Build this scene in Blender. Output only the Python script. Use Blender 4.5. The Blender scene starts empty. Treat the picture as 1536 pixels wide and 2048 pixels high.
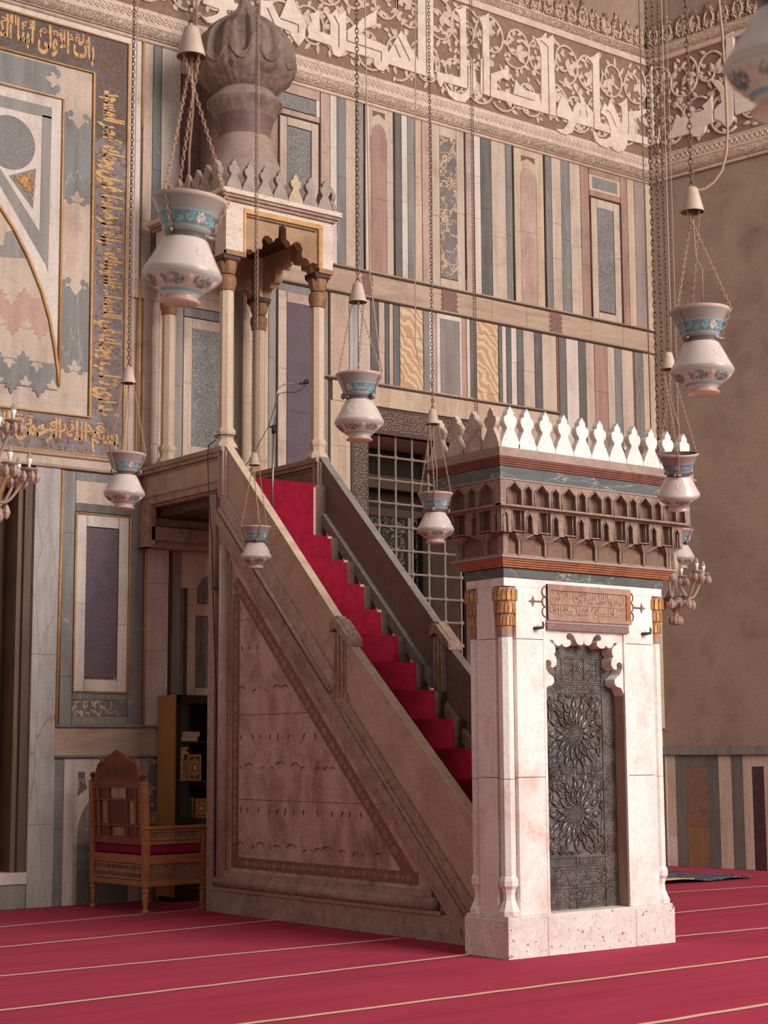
import bpy, bmesh, math, random, unicodedata
from mathutils import Vector, Matrix
random.seed(11)
SC = bpy.context.scene
COL = SC.collection
PI = math.pi

# ------------------------------------------------------------------ camera
F_PX, YAW, PITCH, ROLL, EYE = 3392.18, 0.657942, 0.1392726, -0.0057024, 1.5
fwd = Vector((math.sin(YAW)*math.cos(PITCH), math.cos(YAW)*math.cos(PITCH), math.sin(PITCH)))
rt0 = Vector((math.cos(YAW), -math.sin(YAW), 0)); up0 = rt0.cross(fwd)
rt = rt0*math.cos(ROLL) + up0*math.sin(ROLL)
up = -rt0*math.sin(ROLL) + up0*math.cos(ROLL)
cam = bpy.data.cameras.new('camera'); camo = bpy.data.objects.new('camera', cam); COL.objects.link(camo)
camo.matrix_world = Matrix(((rt.x, up.x, -fwd.x, 0), (rt.y, up.y, -fwd.y, 0), (rt.z, up.z, -fwd.z, EYE), (0, 0, 0, 1)))
cam.sensor_fit = 'VERTICAL'; cam.sensor_height = 36.0; cam.lens = F_PX/2048*36
cam.clip_start = 0.2; cam.clip_end = 200
cam.dof.use_dof = True; cam.dof.focus_distance = 14.0; cam.dof.aperture_fstop = 5.6
SC.camera = camo

# ------------------------------------------------------------------ light
SC.view_settings.view_transform = 'Standard'; SC.view_settings.look = 'None'
SC.view_settings.gamma = 1.0; SC.view_settings.exposure = -0.18; SC.view_settings.use_curve_mapping = False
W = bpy.data.worlds.new('courtyard_sky'); SC.world = W; W.use_nodes = True
bg = W.node_tree.nodes['Background']
bg.inputs[0].default_value = (0.95, 0.92, 0.90, 1); bg.inputs[1].default_value = 0.40

def area(name, loc, target, sx, sy, power, col):
    l = bpy.data.lights.new(name, 'AREA'); l.shape = 'RECTANGLE'; l.size = sx; l.size_y = sy
    l.energy = power; l.color = col
    o = bpy.data.objects.new(name, l); COL.objects.link(o); o.location = loc
    o.rotation_euler = (Vector(target) - Vector(loc)).to_track_quat('-Z', 'Y').to_euler()
    return o
# the open courtyard side of the hall: a tall arch of sky behind and to the right of the camera
area('courtyard_sky_light', (13.0, -9.0, 11.5), (10.5, 14.0, 3.5), 10, 12, 7000, (1.0, 0.975, 0.95))

# ------------------------------------------------------------------ helpers
def hexl(h):
    h = h.lstrip('#'); out = []
    for i in (0, 2, 4):
        c = int(h[i:i+2], 16)/255
        out.append(c/12.92 if c <= 0.04045 else ((c+0.055)/1.055)**2.4)
    return tuple(out)

class MB:
    """collects faces of ONE mesh"""
    def __init__(s): s.v = []; s.f = []; s.mi = []; s.sm = []
    def add(s, vs, fs, mi=0, sm=False):
        o = len(s.v); s.v += [tuple(p) for p in vs]
        for f in fs: s.f.append([i+o for i in f]); s.mi.append(mi); s.sm.append(sm)
    def box(s, x0, x1, y0, y1, z0, z1, mi=0):
        s.add([(x0,y0,z0),(x1,y0,z0),(x1,y1,z0),(x0,y1,z0),(x0,y0,z1),(x1,y0,z1),(x1,y1,z1),(x0,y1,z1)],
              [(0,3,2,1),(4,5,6,7),(0,1,5,4),(1,2,6,5),(2,3,7,6),(3,0,4,7)], mi)
    def prism(s, poly, plane, a, b, mi=0, sm=False):
        m = {'xz': lambda p, d: (p[0], d, p[1]), 'yz': lambda p, d: (d, p[0], p[1]), 'xy': lambda p, d: (p[0], p[1], d)}[plane]
        n = len(poly)
        s.add([m(p, a) for p in poly]+[m(p, b) for p in poly],
              [tuple(range(n)), tuple(range(2*n-1, n-1, -1))]+[(i, (i+1) % n, n+(i+1) % n, n+i) for i in range(n)], mi, sm)
    def lathe(s, prof, c, n=24, mi=0, sm=True, phase=0.0, mis=None, caps=True, tilt=None):
        vs = []; fs = []
        for r, z in prof:
            for k in range(n):
                a = phase+2*PI*k/n; vs.append((c[0]+r*math.cos(a), c[1]+r*math.sin(a), c[2]+z))
        o = len(s.v); s.v += vs
        for i in range(len(prof)-1):
            for k in range(n):
                s.f.append([o+i*n+k, o+i*n+(k+1) % n, o+(i+1)*n+(k+1) % n, o+(i+1)*n+k])
                s.mi.append(mis[i] if mis else mi); s.sm.append(sm)
        if caps:
            if prof[0][0] > 1e-4: s.f.append([o+k for k in range(n)][::-1]); s.mi.append(mis[0] if mis else mi); s.sm.append(False)
            if prof[-1][0] > 1e-4: s.f.append([o+(len(prof)-1)*n+k for k in range(n)]); s.mi.append(mis[-1] if mis else mi); s.sm.append(False)
    def tube(s, pts, r, n=6, mi=0, sm=True, closed=False, flat=1.0):
        pts = [Vector(p) for p in pts]; N = len(pts)
        if N < 2: return
        rr = r if isinstance(r, (list, tuple)) else [r]*N
        t0 = (pts[1]-pts[0]).normalized()
        ref = Vector((0, 0, 1)) if abs(t0.z) < 0.9 else Vector((1, 0, 0))
        u = t0.cross(ref).normalized(); vs = []
        for i, p in enumerate(pts):
            if closed: t = pts[(i+1) % N]-pts[i-1]
            else: t = pts[min(i+1, N-1)]-pts[max(i-1, 0)]
            t = t.normalized() if t.length > 1e-9 else t0
            u = (u-t*u.dot(t)); u = u.normalized() if u.length > 1e-6 else t.orthogonal().normalized()
            w = t.cross(u)
            for k in range(n):
                a = 2*PI*k/n; vs.append(p+u*(rr[i]*math.cos(a))+w*(rr[i]*flat*math.sin(a)))
        fs = []
        M = N if closed else N-1
        for i in range(M):
            j = (i+1) % N
            for k in range(n): fs.append((i*n+k, i*n+(k+1) % n, j*n+(k+1) % n, j*n+k))
        if not closed: fs += [tuple(range(n))[::-1], tuple((N-1)*n+k for k in range(n))]
        s.add(vs, fs, mi, sm)
    def chain(s, p0, p1, pitch=0.026, wire=0.0034, half=0.0085, mi=0):
        p0 = Vector(p0); p1 = Vector(p1); d = p1-p0; L = d.length
        if L < 1e-6: return
        t = d/L; u = t.orthogonal().normalized(); w = t.cross(u); n = max(1, int(L/pitch)); q = L/n
        hl = q*0.62
        for k in range(n):
            c = p0+t*(q*(k+0.5)); side = (u if k % 2 else w); oth = (w if k % 2 else u)
            ring = []
            for a in range(8):
                an = 2*PI*a/8; ring.append((hl*math.cos(an), half*math.sin(an)))
            vs = []; fs = []
            for a in range(8):
                x, y = ring[a]; an = 2*PI*a/8
                nx, ny = math.cos(an), math.sin(an)
                for b in range(4):
                    bn = 2*PI*b/4+PI/4; rr = wire*math.cos(bn); hh = wire*math.sin(bn)
                    vs.append(c+t*(x+nx*rr)+side*(y+ny*rr)+oth*hh)
            for a in range(8):
                for b in range(4):
                    fs.append((a*4+b, a*4+(b+1) % 4, ((a+1) % 8)*4+(b+1) % 4, ((a+1) % 8)*4+b))
            s.add(vs, fs, mi, True)
    def build(s, name, mats, parent=None, bevel=0.0, mesh_only=False):
        me = bpy.data.meshes.new(name)
        me.from_pydata(s.v, [], s.f)
        mats = mats if isinstance(mats, (list, tuple)) else [mats]
        for m in mats: me.materials.append(m)
        me.polygons.foreach_set('material_index', s.mi)
        me.polygons.foreach_set('use_smooth', s.sm)
        bm = bmesh.new(); bm.from_mesh(me)
        bmesh.ops.recalc_face_normals(bm, faces=bm.faces)
        bm.to_mesh(me); bm.free(); me.update()
        o = bpy.data.objects.new(name, me); COL.objects.link(o)
        if parent is not None:
            o.parent = parent
            if parent.get('_world'): o.location = -Vector(parent.location)
        if bevel:
            b = o.modifiers.new('bevel', 'BEVEL'); b.width = bevel; b.segments = 2; b.limit_method = 'ANGLE'; b.angle_limit = 0.7
        return o

def tag(o, label, cat, group=None, kind=None):
    o['label'] = label; o['category'] = cat
    if group: o['group'] = group
    if kind: o['kind'] = kind
    return o
def thing(name, loc, label, cat, group=None, world=True, rotz=0.0, kind=None):
    """an Empty at the base of a thing; world=True: its parts are modelled in room coordinates"""
    o = bpy.data.objects.new(name, None); COL.objects.link(o); o.location = loc; o.rotation_euler = (0, 0, rotz)
    o.empty_display_size = 0.1
    if world: o['_world'] = 1
    return tag(o, label, cat, group, kind)

# ------------------------------------------------------------------ arabic lettering
_forms = {}
for cp in list(range(0xFE70, 0xFEFD)):
    d = unicodedata.decomposition(chr(cp)).split()
    if len(d) >= 2 and d[0] in ('<isolated>', '<initial>', '<medial>', '<final>'):
        _forms[(''.join(chr(int(x, 16)) for x in d[1:]), d[0][1:-1])] = chr(cp)
def shape(txt):
    toks = []; i = 0
    while i < len(txt):
        if txt[i:i+2] in ('\u0644\u0627', '\u0644\u0623', '\u0644\u0625', '\u0644\u0622'): toks.append(txt[i:i+2]); i += 2
        else: toks.append(txt[i]); i += 1
    joins_next = lambda t: (t, 'initial') in _forms
    joins_prev = lambda t: (t, 'final') in _forms
    out = []
    for k, t in enumerate(toks):
        p = k > 0 and joins_next(toks[k-1]) and joins_prev(t)
        n = k+1 < len(toks) and joins_next(t) and joins_prev(toks[k+1])
        f = 'medial' if p and n else 'final' if p else 'initial' if n else 'isolated'
        out.append(_forms.get((t, f), t))
    return ''.join(reversed(out))
_tc = {}
def text_geo(txt, offset=0.0, res=2, extrude=0.0):
    key = (txt, offset, res, extrude)
    if key in _tc: return _tc[key]
    c = bpy.data.curves.new('lettering', 'FONT'); c.body = shape(txt); c.resolution_u = res; c.offset = offset; c.extrude = extrude
    o = bpy.data.objects.new('lettering', c); COL.objects.link(o)
    dg = bpy.context.evaluated_depsgraph_get()
    me = bpy.data.meshes.new_from_object(o.evaluated_get(dg))
    vs = [tuple(v.co) for v in me.vertices]; fs = [tuple(p.vertices) for p in me.polygons]
    bpy.data.objects.remove(o); bpy.data.curves.remove(c); bpy.data.meshes.remove(me)
    if vs:
        x0 = min(v[0] for v in vs); x1 = max(v[0] for v in vs); y0 = min(v[1] for v in vs); y1 = max(v[1] for v in vs)
        vs = [((v[0]-x0)/(x1-x0), (v[1]-y0)/(y1-y0), v[2]) for v in vs]
        _tc[key] = (vs, fs, (x1-x0)/(y1-y0))
    else: _tc[key] = ([], [], 1)
    return _tc[key]
def text_on(mb, txt, fn, mi=0, offset=0.0, res=2, extrude=0.0):
    """fn(u, v, h) -> point; u, v run 0..1 over the lettering"""
    vs, fs, asp = text_geo(txt, offset, res, extrude)
    mb.add([fn(*v) for v in vs], fs, mi)

# ------------------------------------------------------------------ materials
def nt(name):
    m = bpy.data.materials.new(name); m.use_nodes = True
    t = m.node_tree; b = t.nodes['Principled BSDF']; return m, t, b
def mix(t, fac, a, b, mode='MIX'):
    n = t.nodes.new('ShaderNodeMix'); n.data_type = 'RGBA'; n.blend_type = mode; n.clamp_factor = True
    for sock, v in ((n.inputs[0], fac), (n.inputs[6], a), (n.inputs[7], b)):
        if isinstance(v, bpy.types.NodeSocket): t.links.new(v, sock)
        elif isinstance(v, (tuple, list)): sock.default_value = (*v[:3], 1)
        else: sock.default_value = v
    return n.outputs[2]
def ramp(t, val, a, b, ca=(0, 0, 0), cb=(1, 1, 1)):
    n = t.nodes.new('ShaderNodeMapRange'); n.inputs[1].default_value = a; n.inputs[2].default_value = b; n.clamp = True
    n.interpolation_type = 'SMOOTHSTEP'
    t.links.new(val, n.inputs[0]); return n.outputs[0]
def coords(t, scale=(1, 1, 1)):
    tc = t.nodes.new('ShaderNodeTexCoord'); mp = t.nodes.new('ShaderNodeMapping'); mp.inputs['Scale'].default_value = scale
    t.links.new(tc.outputs['Object'], mp.inputs[0]); return mp.outputs[0]
def noise(t, co, scale, detail=5, rough=0.55, dist=0.0):
    n = t.nodes.new('ShaderNodeTexNoise'); n.inputs['Scale'].default_value = scale; n.inputs['Detail'].default_value = detail
    n.inputs['Roughness'].default_value = rough; n.inputs['Distortion'].default_value = dist
    t.links.new(co, n.inputs['Vector']); return n.outputs[0]
def voro(t, co, scale, feature='F1', out=0):
    n = t.nodes.new('ShaderNodeTexVoronoi'); n.feature = feature; n.inputs['Scale'].default_value = scale
    t.links.new(co, n.inputs['Vector']); return n.outputs[out]
def bump(t, b, h, strength=0.3, dist=0.01):
    n = t.nodes.new('ShaderNodeBump'); n.inputs['Strength'].default_value = strength; n.inputs['Distance'].default_value = dist
    t.links.new(h, n.inputs['Height']); t.links.new(n.outputs[0], b.inputs['Normal'])
def mute(c, k=0.2, g=0.95):      # old stone: greyer and a little darker than its fresh colour
    l = 0.3*c[0]+0.59*c[1]+0.11*c[2]; return tuple(g*(x+(l-x)*k) for x in c)
def stone(name, c, c2=None, streak=(1, 1, 1), scale=5.0, var=0.9, vein=None, vein_scale=3.0, vein_w=0.06, speck=None,
          speck_scale=160, speck_lim=(0.62, 0.7), pits=None, rough=0.55, bmp=0.12, dirt=0.25, dirtc='#6b4a38', metal=0.0):
    m, t, b = nt(name); c = mute(hexl(c)); c2 = mute(hexl(c2)) if c2 else tuple(x*0.72 for x in c)
    co = coords(t, streak); cu = coords(t)
    n1 = noise(t, co, scale, 6, 0.6, 0.6)
    col = mix(t, ramp(t, n1, 0.36, 0.68), c, tuple(x*var+y*(1-var) for x, y in zip(c2, c)) if False else c2)
    n2 = noise(t, cu, 0.9, 4, 0.6)
    col = mix(t, ramp(t, n2, 0.35, 0.7), col, mix(t, 0.5, col, tuple(min(1, x*1.12) for x in c)))
    n4 = noise(t, cu, 42, 7, 0.7)
    col = mix(t, ramp(t, n4, 0.42, 0.72), col, mix(t, 1.0, col, (0.80, 0.77, 0.74), 'MULTIPLY'))
    if vein:
        v = voro(t, _warp(t, co, vein_scale), vein_scale, 'DISTANCE_TO_EDGE')
        col = mix(t, ramp(t, v, vein_w, 0.0), col, hexl(vein))
    if speck:
        s = noise(t, cu, speck_scale, 2, 0.5)
        col = mix(t, ramp(t, s, *speck_lim), col, hexl(speck))
    if pits:
        s = noise(t, cu, 60, 3, 0.6); col = mix(t, ramp(t, s, 0.60, 0.70), col, hexl(pits))
    if dirt:
        n3 = noise(t, cu, 2.3, 6, 0.65, 0.4)
        f = t.nodes.new('ShaderNodeMath'); f.operation = 'MULTIPLY'; f.inputs[1].default_value = dirt
        t.links.new(ramp(t, n3, 0.48, 0.78), f.inputs[0])
        col = mix(t, f.outputs[0], col, hexl(dirtc))
    t.links.new(col, b.inputs['Base Color']); b.inputs['Roughness'].default_value = rough; b.inputs['Metallic'].default_value = metal
    b.inputs['Specular IOR Level'].default_value = 0.3
    bump(t, b, noise(t, cu, 38, 6, 0.65), bmp*1.7, 0.01)
    return m
def _warp(t, co, scale):
    n = t.nodes.new('ShaderNodeTexNoise'); n.inputs['Scale'].default_value = scale*1.6; n.inputs['Detail'].default_value = 3
    t.links.new(co, n.inputs['Vector'])
    v = t.nodes.new('ShaderNodeMix'); v.data_type = 'VECTOR'; v.inputs[0].default_value = 0.28
    t.links.new(co, v.inputs[4]); t.links.new(n.outputs['Color'], v.inputs[5]); return v.outputs[1]
def plain(name, c, rough=0.5, metal=0.0, bmp=0.0, bs=60, var=0.0, spec=0.4):
    m, t, b = nt(name); c = hexl(c)
    if var:
        n1 = noise(t, coords(t), 14, 5, 0.6)
        t.links.new(mix(t, ramp(t, n1, 0.3, 0.7), tuple(x*(1-var) for x in c), tuple(min(1, x*(1+var*0.4)) for x in c)), b.inputs['Base Color'])
    else: b.inputs['Base Color'].default_value = (*c, 1)
    b.inputs['Roughness'].default_value = rough; b.inputs['Metallic'].default_value = metal
    b.inputs['Specular IOR Level'].default_value = spec
    if bmp: bump(t, b, noise(t, coords(t), bs, 4, 0.6), bmp, 0.01)
    return m
def wood(name, c, c2, streak=(1, 1, 8), rough=0.45, scale=6):
    m, t, b = nt(name)
    w = noise(t, coords(t, tuple(10.0/x if x > 1 else 10.0 for x in streak)), scale/4, 6, 0.6, 1.2)
    t.links.new(mix(t, ramp(t, w, 0.32, 0.7), hexl(c), hexl(c2)), b.inputs['Base Color'])
    b.inputs['Roughness'].default_value = rough; b.inputs['Specular IOR Level'].default_value = 0.35
    bump(t, b, w, 0.08, 0.01)
    return m
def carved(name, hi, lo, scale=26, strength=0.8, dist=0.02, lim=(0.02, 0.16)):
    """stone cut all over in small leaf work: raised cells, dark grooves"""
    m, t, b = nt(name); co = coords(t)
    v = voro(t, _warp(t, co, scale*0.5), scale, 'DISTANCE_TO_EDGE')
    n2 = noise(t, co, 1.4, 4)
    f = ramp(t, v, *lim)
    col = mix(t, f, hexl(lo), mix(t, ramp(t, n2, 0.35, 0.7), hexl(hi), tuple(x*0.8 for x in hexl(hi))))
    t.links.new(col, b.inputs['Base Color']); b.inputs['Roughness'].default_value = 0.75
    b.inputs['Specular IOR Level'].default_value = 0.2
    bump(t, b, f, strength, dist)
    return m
VS = (6, 6, 0.5)     # grain that runs up and down
HS = (0.6, 6, 6)     # grain that runs along the wall
M = {}
M['cream'] = stone('cream_marble', '#cdb199', '#bd9d84', VS, 1.5, dirt=0.38)
M['white'] = stone('pale_marble', '#dcc8ba', '#cdb3a2', VS, 1.3, dirt=0.3)
M['tan'] = stone('tan_marble', '#cfb08f', '#bb9674', VS, 1.6)
M['pink'] = stone('pink_limestone', '#c39c8b', '#b08775', (3, 3, 1.2), 3, dirt=0.3)
M['red'] = stone('red_limestone', '#b18472', '#a0705e', VS, 2, dirt=0.35, dirtc='#4d3028')
M['rb'] = plain('red_brown_stone', '#8a5140', 0.6, bmp=0.1)
M['plum'] = stone('plum_red_marble', '#85584a', '#6e4539', VS, 2, dirt=0.2)
M['purple'] = stone('purple_porphyry', '#67505a', '#5a454c', (1, 1, 1), 3, speck='#9a7f84', speck_scale=140, dirt=0.1)
M['mauve'] = stone('mauve_marble', '#a08a84', '#8e7770', VS, 1.5)
M['slate'] = stone('slate_blue_marble', '#88827d', '#716d6b', VS, 1.4, vein='#a09890', vein_scale=1.2, vein_w=0.008, dirt=0.3)
M['grey'] = stone('grey_marble', '#978b82', '#81776f', VS, 1.4, dirt=0.2)
M['greys'] = stone('smoke_grey_slab', '#93867d', '#7b6e66', VS, 1.2, dirt=0.15)
M['dk'] = stone('dark_green_marble', '#726d66', '#5d5954', VS, 1.6, dirt=0.3, dirtc='#54443a')
M['dkm'] = stone('dark_mottled_marble', '#5e5752', '#7d736b', (4, 4, 1.4), 4, dirt=0.2)
M['gran'] = stone('grey_granite', '#79736f', '#6b6562', (1, 1, 1), 5, speck='#b5aaa3', speck_scale=120, speck_lim=(0.56, 0.66), dirt=0.12)
M['brec'] = stone('breccia', '#6e625f', '#8b7c76', (1, 1, 1), 3, vein='#d3ac88', vein_scale=6, vein_w=0.075, dirt=0.05)
M['stip'] = stone('stippled_stone', '#c9a78e', '#b79078', (1, 1, 1), 3, speck='#8b6c5a', speck_scale=90, speck_lim=(0.6, 0.68), dirt=0.3)
M['bardi'] = stone('streaked_grey_white_marble', '#b5ada6', '#77736e', VS, 3.2, dirt=0.1)
M['orange'] = stone('orange_marble', '#c4937c', '#b47f68', VS, 2, dirt=0.1)
M['bigio'] = stone('grey_white_column_marble', '#b8aca6', '#a2958e', (5, 5, 0.9), 1.6, vein='#8d8078', vein_scale=1.1, vein_w=0.02, dirt=0.12)
m, t, b = nt('banded_onyx')
w = t.nodes.new('ShaderNodeTexWave'); w.bands_direction = 'DIAGONAL'; w.inputs['Scale'].default_value = 4.5; w.inputs['Distortion'].default_value = 11
w.inputs['Detail'].default_value = 2.5; w.inputs['Detail Scale'].default_value = 0.9
t.links.new(coords(t), w.inputs[0])
t.links.new(mix(t, ramp(t, w.outputs[1], 0.2, 0.9), hexl('#b88e66'), hexl('#d0b292')), b.inputs['Base Color']); b.inputs['Roughness'].default_value = 0.5
M['onyx'] = m
M['ln'] = plain('dark_fillet', '#4c372b', 0.7)
M['mortar'] = stone('old_mortar', '#8d6b55', '#74543f', rough=0.9)
M['wallstone'] = stone('wall_plaster', '#a58770', '#967660', (1, 1, 1), 1.2, dirt=0.5, dirtc='#6d5140', rough=0.9, bmp=0.25)
M['plumj'] = stone('plum_joint', '#8f635a', '#7f544c', (2, 2, 2), 4, dirt=0.2)
M['ledge'] = stone('ledge_stone', '#c3a084', '#ad876b', HS, 1.5, dirt=0.3)
M['gold'] = stone('gilding', '#d69638', '#a86a22', (2, 2, 2), 8, rough=0.42, dirt=0.35, dirtc='#4a2c16', metal=0.25)
M['goldflat'] = stone('gilt_paint', '#d69b42', '#c28133', (2, 2, 2), 5, rough=0.5, dirt=0.3, dirtc='#6a4420', metal=0.1)
M['copper'] = stone('worn_gilding', '#a8733f', '#8f5f3c', (2, 2, 2), 5, rough=0.55, dirt=0.3, dirtc='#5a3a26', metal=0.1)
M['bandground'] = stone('inscription_ground', '#66524c', '#5a4239', (2, 2, 2), 6, dirt=0.3, dirtc='#9a8a90')
M['bandpale'] = stone('worn_inscription_ground', '#8f7d7d', '#6d544c', (2, 2, 2), 7, dirt=0.4, dirtc='#5a3a30')
M['letter'] = stone('kufic_letter_stone', '#e6cdb8', '#d6b69e', (2, 2, 2), 3, dirt=0.18)
M['scroll'] = stone('scroll_stone', '#dcbca4', '#c9a58b', (2, 2, 2), 6, dirt=0.2)
M['field'] = stone('frieze_ground', '#98735c', '#88634e', (2, 2, 2), 6, dirt=0.25, rough=0.9)
M['carv'] = carved('carved_band', '#ead0ba', '#b58f75', 24)
M['carvr'] = carved('carved_crest', '#c39e84', '#8c6954', 11, 0.9, 0.04)
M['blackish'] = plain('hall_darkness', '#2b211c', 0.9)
# ================================================================== the hall
YW = 15.4
fl = MB(); fl.box(-8, 24, -14, 19, -0.2, -0.02)
tag(fl.build('floor', stone('court_paving', '#cdbfb0', '#bfae9d', (1, 1, 1), 2, dirt=0.3)), 'pale stone paving of the prayer hall beneath the red carpet', 'floor', kind='structure')

# carpet with woven prayer lines
m, t, b = nt('red_carpet')
co = coords(t, (0.5, 2.4, 1)); n1 = noise(t, co, 1.2, 6, 0.6, 0.4); n2 = noise(t, coords(t), 220, 2)
c = mix(t, ramp(t, n1, 0.3, 0.72), hexl('#b02a48'), hexl('#9a1c38'))
c = mix(t, ramp(t, n2, 0.3, 0.8), c, mix(t, 0.5, c, hexl('#7d1526')))
t.links.new(c, b.inputs['Base Color']); b.inputs['Roughness'].default_value = 0.95; b.inputs['Specular IOR Level'].default_value = 0.08
b.inputs['Sheen Weight'].default_value = 0.08; b.inputs['Sheen Roughness'].default_value = 0.6; b.inputs['Sheen Tint'].default_value = (0.9, 0.45, 0.5, 1)
bump(t, b, n2, 0.35, 0.008); M['carpet'] = m
M['stripe'] = plain('woven_line', '#d9b494', 0.95, bmp=0.3, bs=200, spec=0.05)
M['ridge'] = plain('woven_ridge', '#c2485c', 0.95, spec=0.05)
cp = MB()
cp.prism([(0.5, 4.6), (18.2, 4.6), (16.46, YW-0.035), (0.5, YW-0.035)], "xy", -0.02, 0.0)
def stripe(x0, y0, x1, y1, w, mi, z=0.004):
    n = max(2, int(abs(x1-x0)/0.25)); random.seed(int(abs(y0*100)))
    pts = []
    for i in range(n+1):
        u = i/n; pts.append((x0+(x1-x0)*u, y0+(y1-y0)*u+random.uniform(-0.008, 0.008)))
    vs = []; fs = []
    for x, y in pts: vs += [(x, y-w/2, z), (x, y+w/2, z)]
    for i in range(n): fs.append((2*i, 2*i+2, 2*i+3, 2*i+1))
    cp.add(vs, fs, mi)
for (ax, ay, bx, by) in [(5.5, 13.77, 8.80, 14.2), (4.5, 12.3, 8.70, 12.85), (3.6, 10.87, 8.60, 10.96), (3.0, 9.36, 8.5, 9.79),
                         (3.4, 8.09, 13.5, 8.37), (5.5, 6.66, 11.5, 6.93), (12.2, 12.7, 14.9, 12.38), (10.4, 10.92, 14.0, 11.05), (9.9, 9.64, 13.0, 9.5)]:
    stripe(ax, ay, bx, by, 0.055, 1)
    stripe(ax+0.2, ay-0.42, bx, by-0.40, 0.012, 2, 0.002)
tag(cp.build('carpet', [M['carpet'], M['stripe'], M['ridge']]), 'crimson wall-to-wall carpet crossed by thin beige prayer lines', 'carpet')

# back wall core, with the grilled window and the prayer niche left open
wb = MB()
Y0, Y1 = YW+0.03, YW+0.9
NX = 7.487                           # right edge of the prayer niche
WX0, WX1, WZ0, WZ1 = 11.665, 13.12, 1.5, 5.14
wb.box(2.0, NX, Y0, Y1, 4.33, 12.5); wb.box(2.0, 5.2, Y0, Y1, 0, 4.33)
wb.box(NX, WX0, Y0, Y1, 0, 12.5); wb.box(WX0, WX1, Y0, Y1, 0, WZ0); wb.box(WX0, WX1, Y0, Y1, WZ1, 12.5)
wb.box(WX1, 17.4, Y0, Y1, 0, 12.5)
back = wb.build('wall_back', M['cream'])
tag(back, 'marble-panelled back wall behind the pulpit', 'wall', kind='structure')
def onwall(mb, name, mats, bevel=0.0): return mb.build(name, mats, back, bevel)

keys = ['cream', 'white', 'tan', 'pink', 'red', 'rb', 'plum', 'purple', 'mauve', 'slate', 'grey', 'greys', 'dk', 'dkm', 'gran', 'brec', 'stip', 'bardi',
        'orange', 'onyx', 'ln', 'ledge', 'bigio', 'mortar', 'plumj']
KI = {k: i for i, k in enumerate(keys)}
cl = MB()
cl.box(7.5, 16.5, YW+0.012, YW+0.03, 1.75, 9.1, KI['mortar']) if False else None
def slab(k, x0, x1, z0, z1, p=0.0, cuts=0, gap=0.0025):
    """marble slab on the wall; p = how far it stands proud of its neighbours; jointed into cuts+1 pieces"""
    random.seed(int(x0*977+z0*131)); zs = [z0]
    for i in range(cuts): zs.append(z0+(z1-z0)*((i+1)/(cuts+1)+random.uniform(-0.16, 0.16)))
    zs.append(z1); zs.sort()
    for a, b_ in zip(zs, zs[1:]):
        cl.box(x0+gap, x1-gap, YW-0.012-p-random.uniform(0, 0.004), YW+0.03, a+0.0015, b_-0.0015, KI[k])
def frame(k, x0, x1, z0, z1, w, p=0.0):
    slab(k, x0, x0+w, z0, z1, p, 1); slab(k, x1-w, x1, z0, z1, p, 1); slab(k, x0+w, x1-w, z1-w, z1, p); slab(k, x0+w, x1-w, z0, z0+w, p)
def rod(x0, z0, x1, z1, r=0.013, mi='ln', p=0.02):
    cl.tube([(x0, YW-p, z0), (x1, YW-p, z1)], r, 6, KI[mi])
A0, A1 = 7.045, 9.1           # upper tier
# strips beside the dome
for k, x0, x1, c in [('white', 8.508, 8.622, 2), ('cream', 8.652, 8.766, 2), ('slate', 8.77, 8.873, 3), ('white', 8.876, 9.112, 3)]: slab(k, x0, x1, A0-0.6, A1, 0, c)
slab('plum', 9.114, 9.36, A0-0.3, 8.86, 0.0, 2); slab('cream', 9.114, 10.0, 8.86, A1)
slab('plum', 9.36, 9.9, A0-0.3, 8.86, 0.0, 1); slab('red', 9.9, 10.39, A0, 8.78, 0, 2); slab('pink', 10.0, 10.98, 8.98, A1)
slab('gran', 10.38, 10.93, 8.79, 8.97); slab('white', 10.93, 10.98, 8.78, 8.98); slab('pink', 10.39, 10.98, 8.70, 8.78)
slab('white', 10.2, 10.38, 8.79, 8.97)
rod(10.405, A0, 10.405, 8.70, 0.014); rod(10.405, 8.70, 10.98, 8.70, 0.012); rod(10.977, A0, 10.977, 8.70, 0.014)
frame('cream', 10.425, 10.963, A0, 8.69, 0.1); slab('gran', 10.525, 10.853, A0+0.1, 8.58)
for k, x0, x1, c in [('pink', 10.993, 11.127, 1), ('white', 11.13, 11.225, 2), ('slate', 11.225, 11.353, 1), ('tan', 11.353, 11.498, 1), ('grey', 11.506, 11.614, 1),
                     ('white', 11.637, 11.707, 2), ('dk', 12.081, 12.183, 2), ('white', 12.188, 12.279, 1), ('grey', 12.283, 12.389, 2), ('tan', 12.392, 12.5, 2)]:
    slab(k, x0, x1, A0, A1, 0, c)
rod(11.626, A0, 11.626, A1); rod(12.07, A0, 12.07, A1); rod(13.184, A0+0.18, 13.184, A1); rod(13.986, A0, 13.986, A1); rod(14.53, A0, 14.53, A1)
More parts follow.
